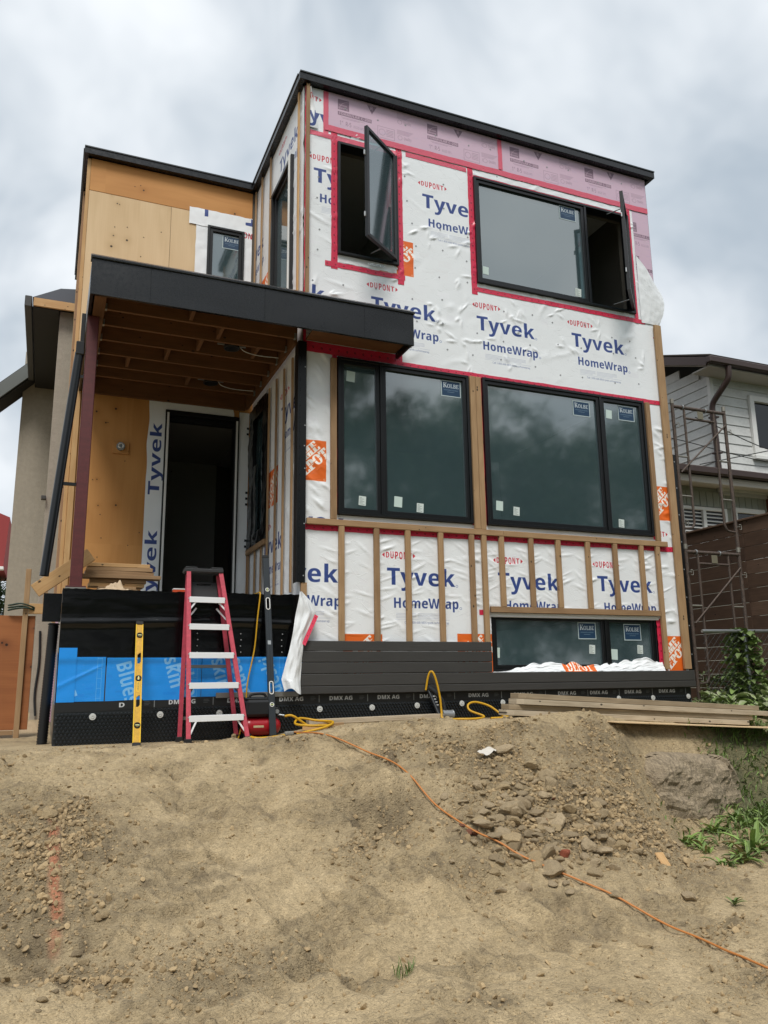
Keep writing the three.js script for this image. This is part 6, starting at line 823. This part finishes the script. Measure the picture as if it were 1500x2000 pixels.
  const w2 = part('window', t); mesh('frame', ring(9.3, 10.1, 2.2, 3.22, 0.09, Z - 0.12, Z - 0.03), M.white, w2); mesh('pane', bx(9.38, 10.02, 2.28, 3.14, Z - 0.099, Z - 0.08, 0.0005), std(0x10140f, 0.15), w2); mesh('brick_pier', bx(10.2, 10.7, -0.8, 3.5, Z - 0.3, Z + 0.1, 0.005), std(0x6a3f30, 0.9), t);
}
for (const [a, b, c, l] of [[[7.2, 4.3, -1.6], [9.5, 3.75, -1.4], [14, 3.9, -0.8], 'lower slack service wire crossing in front of the white siding'], [[7.2, 3.5, -1.6], [10, 4.15, -1.4], [14, 4.9, -0.8], 'rising service wire crossing in front of the white siding'], [[7.6, 4.28, -2.6], [10.2, 3.9, -2.2], [14, 4.1, -1.6], 'upper slack service wire crossing the white siding']]) { cable('service_wire', l, 'wire', [a, b, c], 0.008, M.rubber, 'service wires'); }
{ // left: stucco house with dark eaves
  const t = thing('neighbour_house', 'beige stucco neighbour house with dark eaves on the left', 'house'); const st = std(0xffffff, 0.95, { map: dataTex(512, 512, (u, v) => { const q = 0.60 + 0.03 * tn(u, v, 5) + 0.05 * tn(u, v, 40, 3); return [q, q * 0.945, q * 0.85]; }, true, [0.5, 0.5]), bumpMap: stoneBump, bumpScale: 0.004 }), dk = std(0x3a3a37, 0.6), sof = std(0x1f1f1e, 0.8), rake = std(0x5d605c, 0.55);
  mesh('wall', bx(-2.585, -2.0, -0.8, 6.66, -12, -6.4, 0.004), st, t); mesh('wall', bx(-3.27, -2.59, -0.8, 7.4, -12, -10.4, 0.004), st, t);
  const rf = part('upper_roof', t); mesh('barge_board', bx(-3.02, -2.0, 6.60, 6.75, -6.22, -6.18, 0.004, 0), wood.pine, rf); mesh('soffit', bx(-3.03, -2.6, 6.585, 6.6, -10.6, -6.23, 0.003), sof, rf); mesh('gutter', bx(-3.16, -3.045, 6.56, 6.76, -9.9, -6.16, 0.01), dk, rf); mesh('shingles', flatShape([[-3.04, 6.76], [-2.0, 6.76], [-2.0, 7.08], [-2.6, 7.0]], 4.4, 0.0).translate(0, 0, -10.6), std(0x5c6066, 0.9), rf);
  const lr = part('lower_roof', t); const rk = (a, b, w, d, m, n) => mesh(n, bar(a, b, w, d, 0.004, [0, 0, 1]), m, lr); rk([-4.9, 5.0, -9.86], [-3.06, 6.87, -9.86], 0.24, 0.05, rake, 'barge_board'); rk([-4.86, 4.86, -10.3], [-2.62, 7.13, -10.3], 0.03, 0.8, sof, 'soffit'); rk([-4.95, 5.15, -10.7], [-3.0, 7.13, -10.7], 0.03, 1.6, dk, 'shingles');
  mesh('wall_lamp', bx(-2.66, -2.585, 3.2, 3.26, -6.44, -6.3, 0.004), dk, t); mesh('cable_conduit', tube([[-2.52, 1.0, -6.38], [-2.5, 0.5, -6.38], [-2.53, 0.0, -6.38], [-2.5, -0.35, -6.36]], 0.02, 6), M.rubber, t);
}
{ const t = thing('plywood_hoarding', 'weathered orange plywood hoarding with timber post on the left', 'hoarding', [0, 0, -1.5]); const gy = groundH(-2.7, -1.5); mesh('panel', bx(-4.6, -2.535, gy + 0.08, 0.86, -0.012, 0.004, 0.003, 0), ply.worn, t); mesh('post', bx(-2.665, -2.61, gy - 0.05, 1.365, 0.006, 0.044, 0.003, 1), wood.strapA, t); mesh('post', bx(-4.3, -4.24, gy - 0.05, 1.2, 0.006, 0.044, 0.003, 1), wood.strapA, t); mesh('rail', bx(-2.608, -2.36, 0.88, 0.99, 0.006, 0.044, 0.003, 0), wood.pine, t); mesh('bottom_rail', bx(-4.6, -2.67, gy + 0.03, gy + 0.075, 0.0, 0.04, 0.003, 0), wood.strapB, t); mesh('stub_post', bx(-2.475, -2.43, 0.995, 1.25, 0.008, 0.04, 0.003, 1), wood.strapA, t);
  const h = []; for (let i = 0; i < 26; i++) { const a = i * 0.75; h.push([-2.68 + Math.cos(a) * 0.13, 0.945 + 0.02 * Math.sin(a * 0.5) + 0.0015 * i - Math.abs(Math.cos(a)) * 0.03, -1.47 + Math.sin(a) * 0.05]); } top(mesh('h', tube(h, 0.009, 6, 6), std(0x25382a, 0.55)), 'garden_hose', 'coiled dark green hose hung over the hoarding post', 'hose'); }
{ const t = thing('distant_house', 'far house with a red roof beyond the stucco wall', 'house', [-0.14, 0, -21]); mesh('wall', bx(-9, -3.85, -0.5, 2.5, -4, -0.2, 0.01), std(0xd5d6d6, 0.8), t); mesh('roof', flatShape([[-9.5, 4.0], [-3.78, 4.0], [-3.7, 5.7], [-6, 6.6]], 4).translate(0, 0, -4.2), std(0x8e3b3b, 0.9), t); mesh('gutter', bx(-9.5, -3.76, 3.9, 4.0, -0.3, 0.0, 0.01), M.white, t); }

// ---------- trees: those behind the viewer show in the ground-floor glass ----------
function tree(label, x, z, h, cr, seed, n, group) {
  const r = rng(seed), y0 = groundH(x, z) - 0.1, t = thing('broadleaf_tree', label, 'tree', [x, y0, z], group); const bark = std([0.08, 0.062, 0.045], 0.95);
  const gs = [cyl([0, 0, 0], [0.1, h * 0.42, 0], 0.24, 0.15, 10)], tips = [];
  for (let i = 0; i < 9; i++) { const a = i * 2.4 + r(), b = [0.1 + Math.cos(a) * cr * (0.35 + 0.35 * r()), h * (0.5 + 0.38 * r()), Math.sin(a) * cr * (0.35 + 0.35 * r())], s = [0.08, h * (0.22 + 0.2 * r()), 0]; gs.push(cyl(s, b, 0.09, 0.035, 7)); tips.push(b); }
  mesh('trunk', merge(gs), bark, t); const o = { P: [], C: [] }, clumps = []; for (let i = 0; i < 110; i++) { const u = r() * 2 - 1, a = r() * 6.28, q = Math.sqrt(1 - u * u), R = 0.3 + 0.7 * Math.cbrt(r()); clumps.push([Math.cos(a) * q * cr * R, h * 0.56 + u * h * 0.42 * R, Math.sin(a) * q * cr * R, cr * (0.16 + 0.16 * r())]); }
  for (let i = 0; i < n; i++) { const [cx, cy, cz, s] = clumps[Math.floor(r() * clumps.length)]; const a = r() * 6.28, u = r() * 2 - 1, q = Math.sqrt(1 - u * u), R = Math.cbrt(r()) * s, c = 0.7 + r() * 0.6; leaf(o, 0.55, 0.42, [cx + Math.cos(a) * q * R, cy + u * R * 0.8, cz + Math.sin(a) * q * R], r() * 6.28, r() * 2 - 1, 0.6, [0.08 * c, 0.125 * c, 0.045 * c], [0.07 * c, 0.115 * c, 0.04 * c], 1); }
  mesh('crown', foliage(o), leafMat, t);
}
tree('broad tree behind the viewpoint, mirrored in the wide ground-floor window', 13.5, 19.5, 13.2, 4.4, 1, 15000, 'trees behind the viewpoint'); tree('tree behind the viewpoint mirrored in the window beside the porch', 7.2, 20.5, 14.5, 4.6, 2, 15000, 'trees behind the viewpoint'); tree('tree behind the viewpoint mirrored in the right casement', 20.5, 20, 13.0, 4.6, 3, 15000, 'trees behind the viewpoint'); tree('tree behind the viewpoint mirrored in the narrow ground-floor pane', 1.5, 21.5, 13.0, 4.2, 4, 11000, 'trees behind the viewpoint');
{ const r = rng(99), o = { P: [], C: [] }; for (let i = 0; i < 15000; i++) { const x = -8 + r() * 48, H = 15.6 + 1.8 * noise(x * 0.25, 3) + 1.0 * noise(x * 0.9, 7), y = -1.5 + H * Math.pow(r(), 0.8), c = 0.8 + r() * 0.7; leaf(o, 0.9, 0.7, [x, y, 29 + r() * 3.5], r() * 6.28, r() * 2 - 1, 0.6, [0.075 * c, 0.115 * c, 0.045 * c], [0.07 * c, 0.105 * c, 0.04 * c], 1); } const m = mesh('woodland', foliage(o), leafMat); m.userData = { kind: 'stuff', label: 'far belt of trees behind the viewpoint, mirrored dark in the glass', category: 'woodland' }; scene.add(m); }
tree('small tree seen past the left house corner', -4.4, -24, 4.6, 1.6, 7, 2500);

renderer.render(scene, camera);
